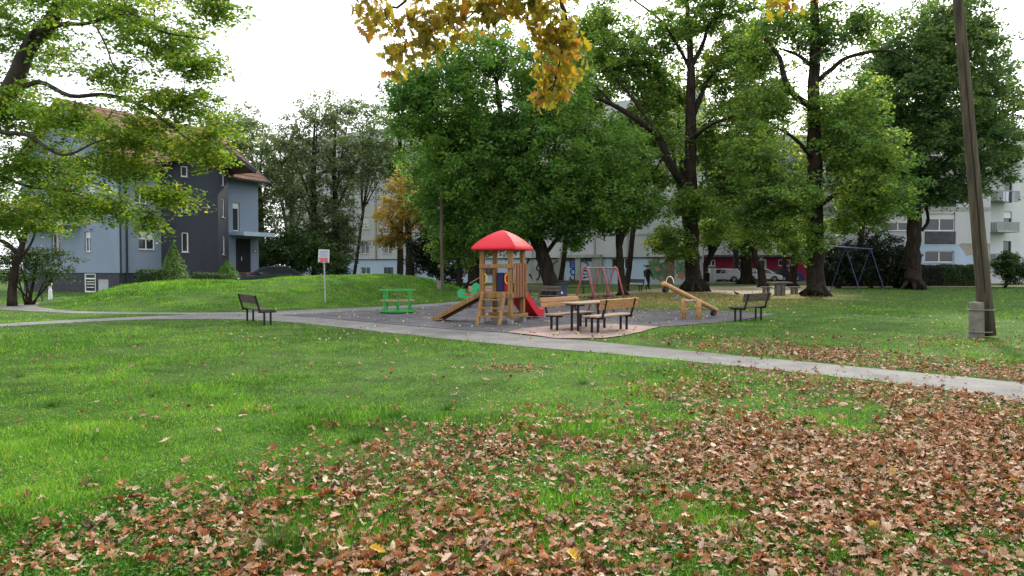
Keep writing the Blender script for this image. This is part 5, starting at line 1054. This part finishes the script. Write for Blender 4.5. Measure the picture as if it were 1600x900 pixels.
# roof: bulging pyramid with ridge creases
def roofsh(mb, half, z0, z1):
    prof = [(.97, -.02), (1.0, .0), (1.005, .06), (.99, .12), (.93, .21), (.80, .38), (.65, .55), (.49, .70), (.33, .83), (.17, .93), (.03, 1.0)]; K = 7
    for s_ in range(4):
        vs = []; fs = []
        for (q, hh_) in prof:
            for j in range(K+1):
                t_ = j/K*2-1; bul = 1+.035*(1-t_*t_)*(1-hh_)*q; x, y = [(t_, -bul), (bul, t_), (-t_, bul), (-bul, -t_)][s_]
                vs.append((x*q*half, y*q*half, z0+(z1-z0)*hh_+.022*abs(t_)**8*(hh_ > .1)*q*(1-q*.3)))
        W_ = K+1
        for i in range(len(prof)-1):
            for j in range(K): fs.append((i*W_+j, i*W_+j+1, (i+1)*W_+j+1, (i+1)*W_+j))
        mb.add(vs, fs)
    mb.poly([(-half*.97, -half*.97, z0), (-half*.97, half*.97, z0), (half*.97, half*.97, z0), (half*.97, -half*.97, z0)])
m = MB(); roofsh(m, .66, 2.06, 2.62); ro = m.build('roof', RED, pt, smooth=True)
# ladder
for sx in (-1, 1):
    x = sx*.33-.02
    m = MB(); m.beam((x, -H-.50, -.01), (x, -H-.15, .90), .105, .045, up=(0, 1, 0), bv=.006); m.build('ladder_rail', WOODP, pt)
for k, z in enumerate((.22, .45, .68)):
    y = -H-.50+(.35)*(z+.01)/.91; MB().box(-.33, .29, y-.05, y+.05, z-.02, z+.02, b=.006).build('ladder_rung', WOODP, pt)
# plank ramp on the left
rp0, rp1 = Vector((-H-.12, 0, .84)), Vector((-H-1.66, 0, .06))
m = MB(); m.beam(rp0, rp1, .56, .03, bv=.004); ra = m.build('ramp', WOODW, pt)
for y in (-.30, .30):
    m = MB(); m.beam(rp0+Vector((0, y, -.01)), rp1+Vector((0, y, -.01)), .04, .13, bv=.006); m.build('ramp_stringer', WOODP, ra)
m = MB()
for k in range(6):
    q = rp0.lerp(rp1, .12+.14*k)+Vector((0, 0, .035)); m.box(q.x-.02, q.x+.02, -.27, .27, q.z-.02, q.z+.02)
m.build('ramp_cleat', WOODP, ra)
m = MB(); m.tube([rp0+Vector((.15, -.25, .55)), rp0+Vector((-.35, -.27, .28))], .012, 6); m.build('rope', mat('rope_grey', (.25, .25, .26), .8), pt)
# slide on the back
m = MB(); prof = [(0, .86), (.22, .85), (.45, .72), (.75, .52), (1.05, .33), (1.3, .19), (1.5, .13), (1.75, .12), (1.85, .10)]
sec = [(-.28, .17), (-.25, .19), (-.22, .17), (-.20, .02), (-.1, 0), (.1, 0), (.20, .02), (.22, .17), (.25, .19), (.28, .17), (.26, -.06), (-.26, -.06)]
vs = []; fs = []; n = len(sec)
for y, z in prof:
    for x, q in sec: vs.append((x+.08, H+.06+y*1.05, z+q))
for i in range(len(prof)-1):
    for j in range(n): fs.append((i*n+j, i*n+(j+1) % n, (i+1)*n+(j+1) % n, (i+1)*n+j))
fs += [tuple(range(n)), tuple(range(len(vs)-1, len(vs)-n-1, -1))]; m.add(vs, fs); m.build('slide', RED, pt)
MB().box(-H+.065, -H+.30, H-.03, H+.03, .88, 1.42, b=.02).build('side_panel', NAVY, pt)
MB().box(-H+.31, -H+.44, H-.035, H+.035, .88, 1.42, b=.02).build('side_panel', RED, pt, label='red plastic side panel')
for x, y in ((-H+.07, -H-.02), (H-.075, -H-.02)):
    m = MB(); sg = 1 if x < 0 else -1
    m.tube([(x, y, 1.12), (x+sg*.07, y, 1.17), (x+sg*.08, y, 1.26), (x+sg*.07, y, 1.35), (x, y, 1.40)], .016, 8); m.build('grab_handle', YEL, pt)
# ---- merry-go-round
GRN_ = nmat('green_paint', [(.35, (.025, .24, .045)), (.7, (.045, .33, .07))], 6, .45, .2, 20, spec=.4)
c = G(621.5, 489); mg = thing('merry_go_round', 'small green painted merry go round with wooden bench ring on the play surface', 'merry-go-round', c, R(20))
def disc(mb, r0, r1, z0, z1, n=32, cz=(0, 0)):
    vs = [];
    for r_, z in ((r0, z0), (r1, z0), (r1, z1), (r0, z1)):
        vs += [(r_*math.cos(2*math.pi*k/n)+cz[0], r_*math.sin(2*math.pi*k/n)+cz[1], z) for k in range(n)]
    fs = []
    for i in range(4):
        for k in range(n): fs.append((i*n+k, ((i+1) % 4)*n+k, ((i+1) % 4)*n+(k+1) % n, i*n+(k+1) % n))
    mb.add(vs, fs)
m = MB(); disc(m, .02, .63, .07, .10); disc(m, .58, .64, .05, .12); m.build('platform', GRN_, mg)
m = MB(); disc(m, .56, .63, .78, .82, 28); m.build('top_ring', GRN_, mg)
for k in range(4):
    a = math.pi/2*k+.5; m = MB(); m.box(.585*math.cos(a)-.03, .585*math.cos(a)+.03, .585*math.sin(a)-.03, .585*math.sin(a)+.03, .12, .78, b=.006); m.build('post', GRN_, mg)
m = MB(); m.tube([(0, 0, 0), (0, 0, .62)], .05, 12); m.build('centre_column', GRN_, mg)
m = MB(); disc(m, .0, .14, .62, .65, 20); m.build('hand_wheel', nmat('red_brown', [(.4, (.2, .06, .04)), (.7, (.3, .1, .07))], 5, .6, 0), mg)
m = MB(); disc(m, .36, .60, .42, .45, 24); m.build('seat_ring', WOODS, mg)
# ---- seesaw
ss = G(1078, 498.6); sw = Vector((ss.x, ss.y, 0))
e0, e1 = P(1036, 443, 20.9), P(1120, 485, 23.1); mid = (e0+e1)/2; dpl = Vector((e1.x-e0.x, e1.y-e0.y, 0)).normalized(); perp = Vector((dpl.y, -dpl.x, 0))
sr = thing('seesaw', 'wooden log seesaw tipped down to the right on two round posts', 'seesaw', (mid.x, mid.y, 0))
LOG = nmat('log_wood', [(.3, (.30, .145, .05)), (.55, (.46, .25, .10)), (.8, (.56, .34, .16))], 2.5, .55, .3, 14, (1, 8, 8), .35, bdist=.004)
m = MB(); m.tube([e0, e0.lerp(e1, .01), e1.lerp(e0, .01), e1], [.06, .072, .072, .06], 16); bmo = m.build('beam', LOG, sr, True, smooth=True)
for sg in (-1, 1):
    q = Vector((mid.x, mid.y, 0))+perp*.25*sg; m = MB(); m.tube([q+Vector((0, 0, -.05)), q+Vector((0, 0, .60)), q+Vector((0, 0, .625))], [.075, .075, .06], 16); m.build('post', LOG, sr, True, smooth=True)
m = MB(); m.tube([Vector((mid.x, mid.y, mid.z-.09))+perp*.24, Vector((mid.x, mid.y, mid.z-.09))-perp*.24], .025, 8); m.box(mid.x-.06, mid.x+.06, mid.y-.06, mid.y+.06, mid.z-.1, mid.z-.05); m.build('axle', mat('zinc', (.5, .5, .52), .4, .7), sr, True)
for q_, c_, sgn in ((.93, (.05, .35, .12), 1), (.07, (.62, .6, .45), 1)):
    q = e0.lerp(e1, q_); q2 = q+dpl*(-.14 if q_ > .5 else .14); m = MB(); pts = []
    for k in range(13):
        a = math.pi*k/12*1.0; pts.append(q2+perp*.13*math.cos(a)+Vector((0, 0, .06+.20*math.sin(a))))
    m.tube(pts, .013, 7); m.build('handle', mat('handle_paint', c_, .5), sr, True)
for q_ in (.04, .93):
    q = e0.lerp(e1, q_)-Vector((0, 0, .12)); m = MB()
    m.tube([q-perp*.05+Vector((0, 0, -.02)), q-perp*.06+Vector((0, 0, -.02)), q+perp*.06+Vector((0, 0, -.02)), q+perp*.05+Vector((0, 0, -.02))], [.05, .085, .085, .05], 14); m.build('rubber_bumper', BLK, sr, True)
# ---- red swing frames
PNK = nmat('faded_red_paint', [(.35, (.26, .06, .06)), (.7, (.38, .11, .10))], 8, .55, .2, 20, spec=.35)
sA = P(915, 416.5, 24.6); sB = P(961, 416.5, 27.2); sg_ = thing('swing_set', 'low red painted swing frame with three arched A legs and baby swings', 'swings', ((sA.x+sB.x)/2, (sA.y+sB.y)/2, 0))
bd = Vector((sB.x-sA.x, sB.y-sA.y, 0)).normalized(); bp2 = Vector((bd.y, -bd.x, 0)); zt_ = sA.z
for k in range(3):
    a = sA.lerp(sB, k/2); a.z = 0; m = MB(); pts = [a-bp2*.50+Vector((0, 0, -.05)), a-bp2*.11+Vector((0, 0, zt_-.22)), a-bp2*.07+Vector((0, 0, zt_-.06)), a+Vector((0, 0, zt_)), a+bp2*.07+Vector((0, 0, zt_-.06)), a+bp2*.11+Vector((0, 0, zt_-.22)), a+bp2*.50+Vector((0, 0, -.05))]
    m.tube(pts, .033, 10); m.build('a_frame', PNK, sg_, True, smooth=True)
m = MB(); m.tube([sA+Vector((0, 0, -.05)), sB+Vector((0, 0, -.05))], .03, 8); m.build('cross_bar', mat('green_grey', (.12, .16, .15), .5, .3), sg_, True)
for k in (.25, .75):
    a = sA.lerp(sB, k); m = MB(); c0 = Vector((a.x, a.y, .42))
    T = frameM(c0, bd); m.box(-.16, .16, -.13, .13, -.02, .02, T, b=.01); m.box(-.16, .16, -.15, -.13, .1, .14, T); m.box(-.16, .16, .13, .15, .1, .14, T); m.box(-.18, -.16, -.13, .13, .1, .14, T); m.box(.16, .18, -.13, .13, .1, .14, T)
    se = m.build('swing_seat', BLK, sg_, True); m = MB()
    for sx in (-.17, .17):
        for sy in (-.14, .14): m.tube([T @ Vector((sx, sy, .0)), T @ Vector((sx, 0, zt_-.5))], .006, 4)
    m.build('chain', DKMET, se, True)
# ---- blue swing frame
NB = mat('navy_paint', (.035, .045, .13), .45, .2); s0 = P(1289, 377, 44.5); s1 = P(1362, 390.5, 52); s1.z = s0.z = 2.9
bs = thing('playground_swing', 'tall dark blue swing frame without seats right of the tall straight tree', 'swings', ((s0.x+s1.x)/2, (s0.y+s1.y)/2, 0)); bd = Vector((s1.x-s0.x, s1.y-s0.y, 0)).normalized(); bq = Vector((bd.y, -bd.x, 0))
m = MB(); m.tube([s0, s1], .05, 10); m.build('cross_bar', NB, bs, True)
for k in (.40, .97):
    a = s0.lerp(s1, k)
    for sg in (-1, 1):
        m = MB(); m.tube([a, Vector((a.x, a.y, -.05))+bq*.95*sg], .028, 8); m.build('leg', NB, bs, True)
# ---- trash bin
c = G(877, 465); tb = thing('trash_bin', 'dark blue litter bin with lid in front of the big leaning trunk', 'bin', c, R(8))
BIN = nmat('bin_navy', [(.4, (.03, .045, .075)), (.7, (.05, .07, .11))], 4, .5, .1)
m = MB(); m.box(-.28, .28, -.22, .22, 0, .66, b=.03); m.box(-.3, .3, -.24, .24, .56, .62, b=.02); m.build('body', BIN, tb)
m = MB(); m.box(-.31, .31, -.25, .25, .70, .76, b=.03); m.box(-.28, -.24, -.2, .2, .66, .70); m.box(.24, .28, -.2, .2, .66, .70); m.build('lid', BIN, tb)
m = MB(); m.box(-.06, .04, -.232, -.222, .2, .32); m.build('sticker', WHITE, tb)
# ---- spring rider
c = G(733, 481); sp = thing('spring_rider', 'green spring rocker shaped like an animal behind the plank ramp', 'spring rider', c, R(-15))
GP = mat('green_plastic', (.03, .32, .12), .45, 0, .4)
for y in (-.12, .12):
    m = MB(); m.prism([(-.42, .42), (-.45, .62), (-.36, .74), (-.22, .72), (-.16, .58), (.02, .50), (.14, .62), (.16, .86), (.26, .98), (.38, .92), (.47, .78), (.38, .70), (.34, .56), (.30, .42), (.0, .34)], y-.015, y+.015); m.build('side_plate', GP, sp)
MB().box(-.14, .12, -.16, .16, .50, .54, b=.01).build('seat', mat('seat_red', (.45, .05, .04), .5), sp)
m = MB(); pts = [(.10*math.cos(k*.7), .10*math.sin(k*.7), .02+.32*k/44) for k in range(45)]; m.tube(pts, .014, 5); m.build('spring', BLK, sp)
m = MB(); m.tube([(.2, -.2, .72), (.2, .2, .72)], .015, 6); m.build('handle', YEL, sp)
# ---- sign
b = GT(507.5, 473); TL = P(496, 390, b.y); k = FPX/b.y; sgn = thing('sign_board', 'white park notice board with red graffiti on a thin grey post on the mound', 'sign', b)
topz = P(506, 390, b.y).z-b.z; ww, hh = 17.5/k, 20.5/k
GALV = mat('galvanised', (.32, .35, .37), .5, .5)
m = MB(); m.tube([(.02, 0, -.1), (-.02, 0, topz-.03)], .032, 10); m.build('post', GALV, sgn)
T = Matrix.Translation((-.02, -.06, topz-hh)) @ Matrix.Rotation(R(2.0), 4, 'Y')
m = MB(); m.box(-ww/2, ww/2, -.012, .012, 0, hh, T, b=.01); pl = m.build('board', nmat('sign_white', [(.4, (.42, .44, .47)), (.7, (.52, .53, .55))], 5, .5, 0), sgn)
SB = mat('sign_blue', (.12, .18, .36), .6); m = MB()
rg = random.Random(4)
for z, h_, wd in ((.84, .07, .36), (.75, .05, .30), (.66, .028, .38), (.60, .028, .36), (.54, .028, .34), (.46, .028, .28)):
    x = -ww*wd
    while x < ww*wd:
        l = rg.uniform(.02, .06); m.box(x, min(x+l, ww*wd), -.016, -.0125, hh*z, hh*(z+h_*.8), T); x += l+.012
m.build('print', SB, pl)
textmesh('graffiti', '2NS', .24, mat('spray_red', (.55, .02, .03), .6), wm(sgn) @ T @ Matrix.Translation((0, -.018, .035)), pl, sx=.86, off=.012, shear=-.15)
textmesh('graffiti_fill', '2NS', .24, mat('spray_white', (.8, .8, .8), .6), wm(sgn) @ T @ Matrix.Translation((0, -.024, .035)), pl, sx=.86, off=-.009, shear=-.15)
# ---- leaning wooden pole, right
POLEW = nmat('old_pole_wood', [(.3, (.036, .030, .021)), (.5, (.072, .060, .041)), (.75, (.12, .105, .078))], 5, .9, .9, 18, (3, 3, .12), .15, detail=9, bdist=.02)
YP = 16.4; pb_ = PX(1541, YP); pp = thing('utility_pole', 'leaning old wooden utility pole strapped to a concrete stub, right side of the lawn', 'utility pole', pb_)
m = MB(); q0, q1 = P(1541, 500, YP), P(1497, 0, YP); dv = (q1-q0)/(q1.z-q0.z); pts = [q0+dv*(z-q0.z) for z in (.05, 1.0, 2.5, 4.5, 6.5, 8.5, 9.5)]
m.tube(pts, [.17, .155, .138, .125, .112, .10, .095], 18); m.build('pole', POLEW, pp, True, smooth=True)
m = MB(); off = Vector((-.012, -.16, 0)); m.tube([pts[1]+off+Vector((-.05, .012, 0)), pts[2]+off+Vector((-.05, .02, 0)), pts[3]+off+Vector((-.045, .03, 0)), pts[4]+off+Vector((-.045, .04, 0))], [.008, .011, .010, .006], 5); m.build('crack', mat('crack_dark', (.012, .01, .008), 1), pp, True)
STUB = nmat('stub_concrete', [(.3, (.09, .085, .07)), (.55, (.16, .15, .125)), (.8, (.23, .22, .19))], 5, .95, .8, 22, detail=9, bdist=.015)
st_ = PX(1527.5, YP-.12); m = MB(); m.tube([st_+Vector((0, 0, -.05)), st_+Vector((-.015, 0, .78)), st_+Vector((-.015, 0, .80))], [.155, .15, .13], 8); sto = m.build('concrete_stub', STUB, pp, True)
m = MB()
for z in (.63, .14):
    cc = [st_+Vector((-.185, -.02, z)), st_+Vector((-.10, -.168, z)), st_+Vector((.08, -.17, z)), st_+Vector((.24, -.12, z-.005)), Vector((pts[0].x+.17, YP, z-.01)), Vector((pts[0].x+.08, YP+.17, z)), st_+Vector((-.1, .18, z)), st_+Vector((-.185, -.02, z))]
    m.tube(cc, .014, 5)
m.build('strap', mat('rusty_wire', (.17, .15, .14), .7, .4), pp, True)
# ---- thin wooden pole behind the path
YL = 37.0; lb_ = G(690, 467); lp = thing('wooden_pole', 'thin dark wooden pole on a concrete stub beside the end of the mound', 'pole', lb_)
m = MB(); m.tube([(.03, 0, 0), (.02, 0, 3), (.0, 0, 5.75)], [.10, .09, .08], 10); m.build('pole', POLEW, lp)
m = MB(); m.box(-.23, .01, -.10, .10, -.03, .92, b=.03); m.box(-.26, .20, -.13, .13, -.03, .16, b=.02); m.build('concrete_stub', STUB, lp)
# overhead wires
for i, (dz_, lab) in enumerate([(0, 'upper thin overhead cable from the leaning pole to the left'), (-.45, 'lower thin overhead cable from the leaning pole to the left')]):
    a = pts[5]+Vector((0, 0, .3+dz_)); b_ = P(860, 292, 60)+Vector((0, 0, dz_)); m = MB(); L = []
    for k in range(25):
        t_ = k/24; q = a.lerp(b_, t_); q.z -= 1.2*math.sin(math.pi*t_); L.append(q)
    m.tube(L, .011, 5); o = m.build('overhead_cable', BLK); tag(o, lab, 'cable', 'overhead cables')
# ------------------------------------------------------------------ cars
TYRE = mat('tyre', (.015, .015, .016), .8); RIM = mat('rim', (.35, .36, .37), .35, .8); CG = mat('car_glass', (.02, .024, .028), .05, 0, .8)
def car(label, loc, yaw, paint, kind='estate', L=4.4, group='cars parked in front of the dark red ground floor', name='parked_car'):
    r = thing(name, label, 'car', loc, yaw, group); W = .86; h = L/2
    z1 = .88
    side = [(-h+.02, .35), (-h, .55), (-h+.04, .80), (-h+.30, .93), (-.5, .95), (h*.42, .93), (h-.35, .80), (h-.06, .66), (h, .50), (h-.02, .32)]
    def arch(cx_): return [(cx_+.37*math.cos(a), .30+.37*math.sin(a)) for a in np.linspace(0, math.pi, 9)]
    wx = (h-.82, -h+.80); und = [(h-.05, .2)]+arch(wx[0])+arch(wx[1])+[(-h+.05, .2)]
    ol_ = side+[(x, max(z, .2)) for x, z in und]
    n = len(ol_); cx_, cz_ = 0, .55; m = MB(); vs = []
    for y, s in ((-W, .0), (-W+.05, .035), (W-.05, .035), (W, 0)):
        for x, z in ol_:
            k_ = 1-.012 if s == 0 else 1.0; vs.append((x*k_, y, cz_+(z-cz_)*(.93 if s == 0 and z > .6 else 1)))
    fs = [tuple(range(n)), tuple(range(4*n-1, 3*n-1, -1))]
    for i in range(3):
        for j in range(n): fs.append((i*n+j, (i+1)*n+j, (i+1)*n+(j+1) % n, i*n+(j+1) % n))
    m.add(vs, fs); body = m.build('body', paint, r)
    if kind == 'estate': cab = [(-h+.10, .90), (-h+.42, 1.40), (.45, 1.44), (1.22, .92)]
    elif kind == 'hatch': cab = [(-h+.15, .90), (-h+.75, 1.40), (.35, 1.45), (1.25, .92)]
    else: cab = [(-h+.55, .92), (-h+1.25, 1.38), (.30, 1.42), (1.18, .92)]
    (xa, za), (xb, zb), (xc_, zc_), (xd, zd) = cab; wb, wt = W-.06, W-.22
    m = MB(); m.add([(xa, -wb, za), (xd, -wb, zd), (xd, wb, zd), (xa, wb, za), (xb, -wt, zb), (xc_, -wt, zc_), (xc_, wt, zc_), (xb, wt, zb)], [(3, 2, 1, 0), (4, 5, 6, 7), (0, 1, 5, 4), (1, 2, 6, 5), (2, 3, 7, 6), (3, 0, 4, 7)]); m.build('glasshouse', CG, r)
    m = MB(); m.box(xb-.04, xc_+.04, -wt-.02, wt+.02, zb-.01, zc_+.025, b=.03)
    for sy in (-1, 1):
        for (p0, p1) in (((xa, za), (xb, zb)), ((xd, zd), (xc_, zc_))): m.beam((p0[0], sy*wb, p0[1]), (p1[0], sy*wt, p1[1]), .09, .09)
        for q in (.36, .68):
            xl = xa+(xd-xa)*q; xt = xb+(xc_-xb)*q; m.beam((xl, sy*(wb+.005), .9), (xt, sy*(wt+.005), 1.42), .07, .03, up=(1, 0, 0))
    m.build('roof', paint, r)
    for x in wx:
        for sy in (-1, 1):
            m = MB(); m.tube([(x, sy*(W-.20), .31), (x, sy*(W-.18), .31), (x, sy*(W-.02), .31), (x, sy*(W), .31)], [.27, .31, .31, .28], 20); wl_ = m.build('wheel', TYRE, r)
            m = MB(); m.tube([(x, sy*(W-.01), .31), (x, sy*(W+.012), .31)], [.20, .19], 16); m.build('rim', RIM, wl_)
    for sy in (-1, 1):
        MB().box(-h-.015, -h+.10, sy*.76-.09, sy*.76+.09, .66, .86, b=.02).build('tail_light', mat('tail_red', (.35, .01, .015), .3), r)
        MB().box(h-.22, h-.02, sy*.68-.12, sy*.68+.12, .56, .70, b=.03).build('headlight', mat('lamp_clear', (.6, .62, .65), .15), r)
        MB().box(.88, 1.02, sy*.92-.08, sy*.92+.08, .93, 1.05, b=.03).build('mirror', paint, r)
    MB().box(-h-.02, -h, -.26, .26, .52, .64).build('number_plate', WHITE, r)
    return r
SIL = mat('silver_paint', (.60, .62, .65), .3, .5, .5); WHT = mat('white_paint', (.62, .63, .64), .3, 0, .5); BLP = mat('blue_paint', (.02, .035, .16), .3, .2, .5); DKP = mat('dark_paint', (.02, .022, .028), .25, .3, .5); SIL2 = mat('pale_silver_paint', (.68, .69, .67), .3, .4, .5)
car('silver estate car parked facing left beside the pale utility cabinet', G(1127, 440.5)+Vector((0, .6, 0)), R(172), SIL, 'estate', 4.5)
car('pale silver hatchback facing right, partly behind the slanting tree trunk', G(1196, 440)+Vector((0, .6, 0)), R(-22), SIL2, 'hatch', 4.1)
car('silver car half hidden by the flared tree left of the stone stool', G(1222, 438.5)+Vector((.6, 1.2, 0)), R(-35), SIL, 'sedan', 4.3)
car('blue car behind the tailgate of the silver estate', PX(1146, 87.5), R(200), BLP, 'estate', 4.4)
car('white car of which only the roof shows above the silver estate', PX(1131, 89), R(170), WHT, 'hatch', 4.2)
car('dark car at the left end of the row, peeping past the cabinet', PX(1099, 84), R(180), DKP, 'hatch', 4.2)
car('dark roofed car behind the pale silver hatchback', PX(1204, 88), R(170), DKP, 'estate', 4.4)
car('blue car at the right end of the row behind the silver cars', PX(1226, 88), R(160), BLP, 'sedan', 4.4)
car('dark car with a light bonnet parked behind the mound by the house entrance', PX(424, 48, .22), R(212), DKP, 'sedan', 4.5, group=None)
# ---- cabinet, bin, block, post, stake
c = G(1113, 441); t = thing('utility_cabinet', 'pale upright utility cabinet left of the silver estate', 'cabinet', c); CAB = nmat('cabinet_paint', [(.4, (.46, .46, .43)), (.7, (.55, .55, .52))], 2, .7, .1)
MB().box(-.38, .38, -.2, .2, 0, .12).build('plinth', CONC, t); MB().box(-.36, .36, -.18, .18, .12, 1.5, b=.02).build('body', CAB, t); MB().box(-.39, .39, -.21, .21, 1.5, 1.56, b=.02).build('top', CAB, t); MB().box(-.01, .01, -.185, -.18, .15, 1.45).build('door_gap', BLK, t)
c = G(1103, 441); t = thing('wheeled_bin', 'black wheeled rubbish bin beside the pale utility cabinet', 'bin', c)
m = MB(); m.add([(-.26, -.28, .06), (.26, -.28, .06), (.26, .22, .06), (-.26, .22, .06), (-.31, -.34, .98), (.31, -.34, .98), (.31, .30, .98), (-.31, .30, .98)], [(3, 2, 1, 0), (4, 5, 6, 7), (0, 1, 5, 4), (1, 2, 6, 5), (2, 3, 7, 6), (3, 0, 4, 7)]); m.build('body', BLK, t); MB().box(-.33, .33, -.37, .34, .985, 1.04, b=.03).build('lid', BLK, t)
for x in (-.24, .24): m = MB(); m.tube([(x-.03, .2, .1), (x+.03, .2, .1)], .1, 12); m.build('wheel', TYRE, t)
c = G(1190, 444); t = thing('concrete_block', 'small rough concrete block leaning against the slanting tree trunk', 'block', c); m = MB(); m.box(-.42, .42, -.3, .3, -.02, .62, Matrix.Rotation(R(6), 4, 'Y'), b=.12); m.build('stone', STONE, t)
c = PX(78, 36.5); t = thing('marker_post', 'slim white post with a small head under the loose shrub at the left', 'post', c)
m = MB(); m.tube([(0, 0, 0), (0, 0, .45), (0, 0, .5), (0, 0, .62)], [.09, .085, .06, .06], 10); m.build('post', WHITE, t); m = MB(); m.tube([(0, 0, .62), (-.03, 0, .70), (-.03, 0, .80), (0, 0, .84)], [.06, .12, .12, .04], 10); m.build('head', WHITE, t)
c = G(66, 471); t = MB().tube([(c.x, c.y, 0), (c.x-.02, c.y, .38)], .035, 7).build('wooden_stake', WOODW); tag(t, 'short brown wooden stake at the bend of the path', 'stake')
# ------------------------------------------------------------------ person and pigeons
def skin_mesh(name, verts, edges, rads, root=0, sub=2):
    me = bpy.data.meshes.new(name); me.from_pydata(verts, edges, []); o = bpy.data.objects.new(name, me); COL.objects.link(o)
    o.modifiers.new('s', 'SKIN'); sv = me.skin_vertices[0].data
    for i, r_ in enumerate(rads): sv[i].radius = (r_, r_) if not isinstance(r_, tuple) else r_; sv[i].use_root = (i == root)
    ss_ = o.modifiers.new('u', 'SUBSURF'); ss_.levels = ss_.render_levels = sub
    me2 = bpy.data.meshes.new_from_object(o.evaluated_get(bpy.context.evaluated_depsgraph_get())); bpy.data.objects.remove(o); me2.name = name; return me2
c = G(1012, 452.7); pe = thing('person', 'person in black clothes walking away to the right past the wall painting', 'person', c, R(-62))
# local: +y is the walking direction
v = [(0, 0, .95), (0, .01, 1.15), (0, .02, 1.36), (0, .02, 1.48), (0, .05, 1.56), (0, .06, 1.66), (0, .05, 1.73),
     (-.10, 0, .88), (-.11, .14, .50), (-.11, .22, .08), (-.11, .34, .04), (.10, 0, .88), (.11, .02, .48), (.11, -.26, .12), (.11, -.18, .03),
     (-.17, .02, 1.42), (-.24, -.10, 1.16), (-.25, -.06, .92), (-.25, -.03, .84), (.17, .02, 1.42), (.24, .12, 1.17), (.24, .24, .96), (.24, .28, .90)]
e = [(0, 1), (1, 2), (2, 3), (3, 4), (4, 5), (5, 6), (0, 7), (7, 8), (8, 9), (9, 10), (0, 11), (11, 12), (12, 13), (13, 14), (2, 15), (15, 16), (16, 17), (17, 18), (2, 19), (19, 20), (20, 21), (21, 22)]
rr = [(.17, .13), (.16, .12), (.19, .13), .065, .07, .10, .085, .10, .075, .05, .045, .10, .075, .05, .045, .075, .06, .042, .035, .075, .06, .042, .035]
me = skin_mesh('body', v, e, rr); CLO = mat('black_cloth', (.012, .012, .016), .9); SKN = mat('skin', (.42, .24, .17), .6); me.materials.clear(); me.materials.append(CLO); me.materials.append(SKN)
for p_ in me.polygons:
    z = p_.center.z; p_.material_index = 1 if (z > 1.50 or (.80 < z < .92 and abs(p_.center.x) > .19)) else 0; p_.use_smooth = True
link(bpy.data.objects.new('body', me), pe)
m = MB(); vs = []; fs = []; K = 10
for i in range(6):
    a = i/5*math.pi/2
    for k in range(K): b2 = 2*math.pi*k/K; vs.append((.105*math.cos(a)*math.cos(b2), .04+.12*math.cos(a)*math.sin(b2), 1.66+.125*math.sin(a)))
for i in range(5):
    for k in range(K): fs.append((i*K+k, i*K+(k+1) % K, (i+1)*K+(k+1) % K, (i+1)*K+k))
m.add(vs, fs); m.build('hair', mat('dark_hair', (.02, .015, .012), .8), pe, smooth=True)
bpk = thing('backpack', 'dark backpack worn by the walking person', 'backpack', c+Vector((-.17, -.09, 1.0)), R(-62)); m = MB(); m.box(-.15, .15, -.10, .06, .0, .42, b=.05); m.build('bag', mat('bag_dark', (.03, .03, .035), .8), bpk)
for i, (px, py, lab, yw) in enumerate([(1056, 470, 'grey pigeon on the leafy ground just above the seesaw beam', 30), (1151, 461.5, 'dark pigeon on the leafy ground left of the right bench', 200)]):
    c = G(px, py); t = thing('pigeon', lab, 'pigeon', c, R(yw), 'pigeons on the ground')
    me = skin_mesh('body', [(0, 0, .12), (.09, 0, .14), (.15, 0, .20), (.17, 0, .25), (-.10, 0, .10), (-.22, 0, .08), (.21, 0, .245)], [(0, 1), (1, 2), (2, 3), (0, 4), (4, 5), (3, 6)], [.07, .065, .04, .03, .045, .02, .008], 0, 1)
    me.materials.clear(); me.materials.append(mat('pigeon_grey', (.13, .15, .18) if i == 0 else (.05, .05, .06), .7)); link(bpy.data.objects.new('body', me), t)
    for y in (-.025, .025): MB().tube([(0, y, 0), (.0, y, .09)], .006, 5).build('leg', mat('pigeon_leg', (.4, .12, .1), .6), t)
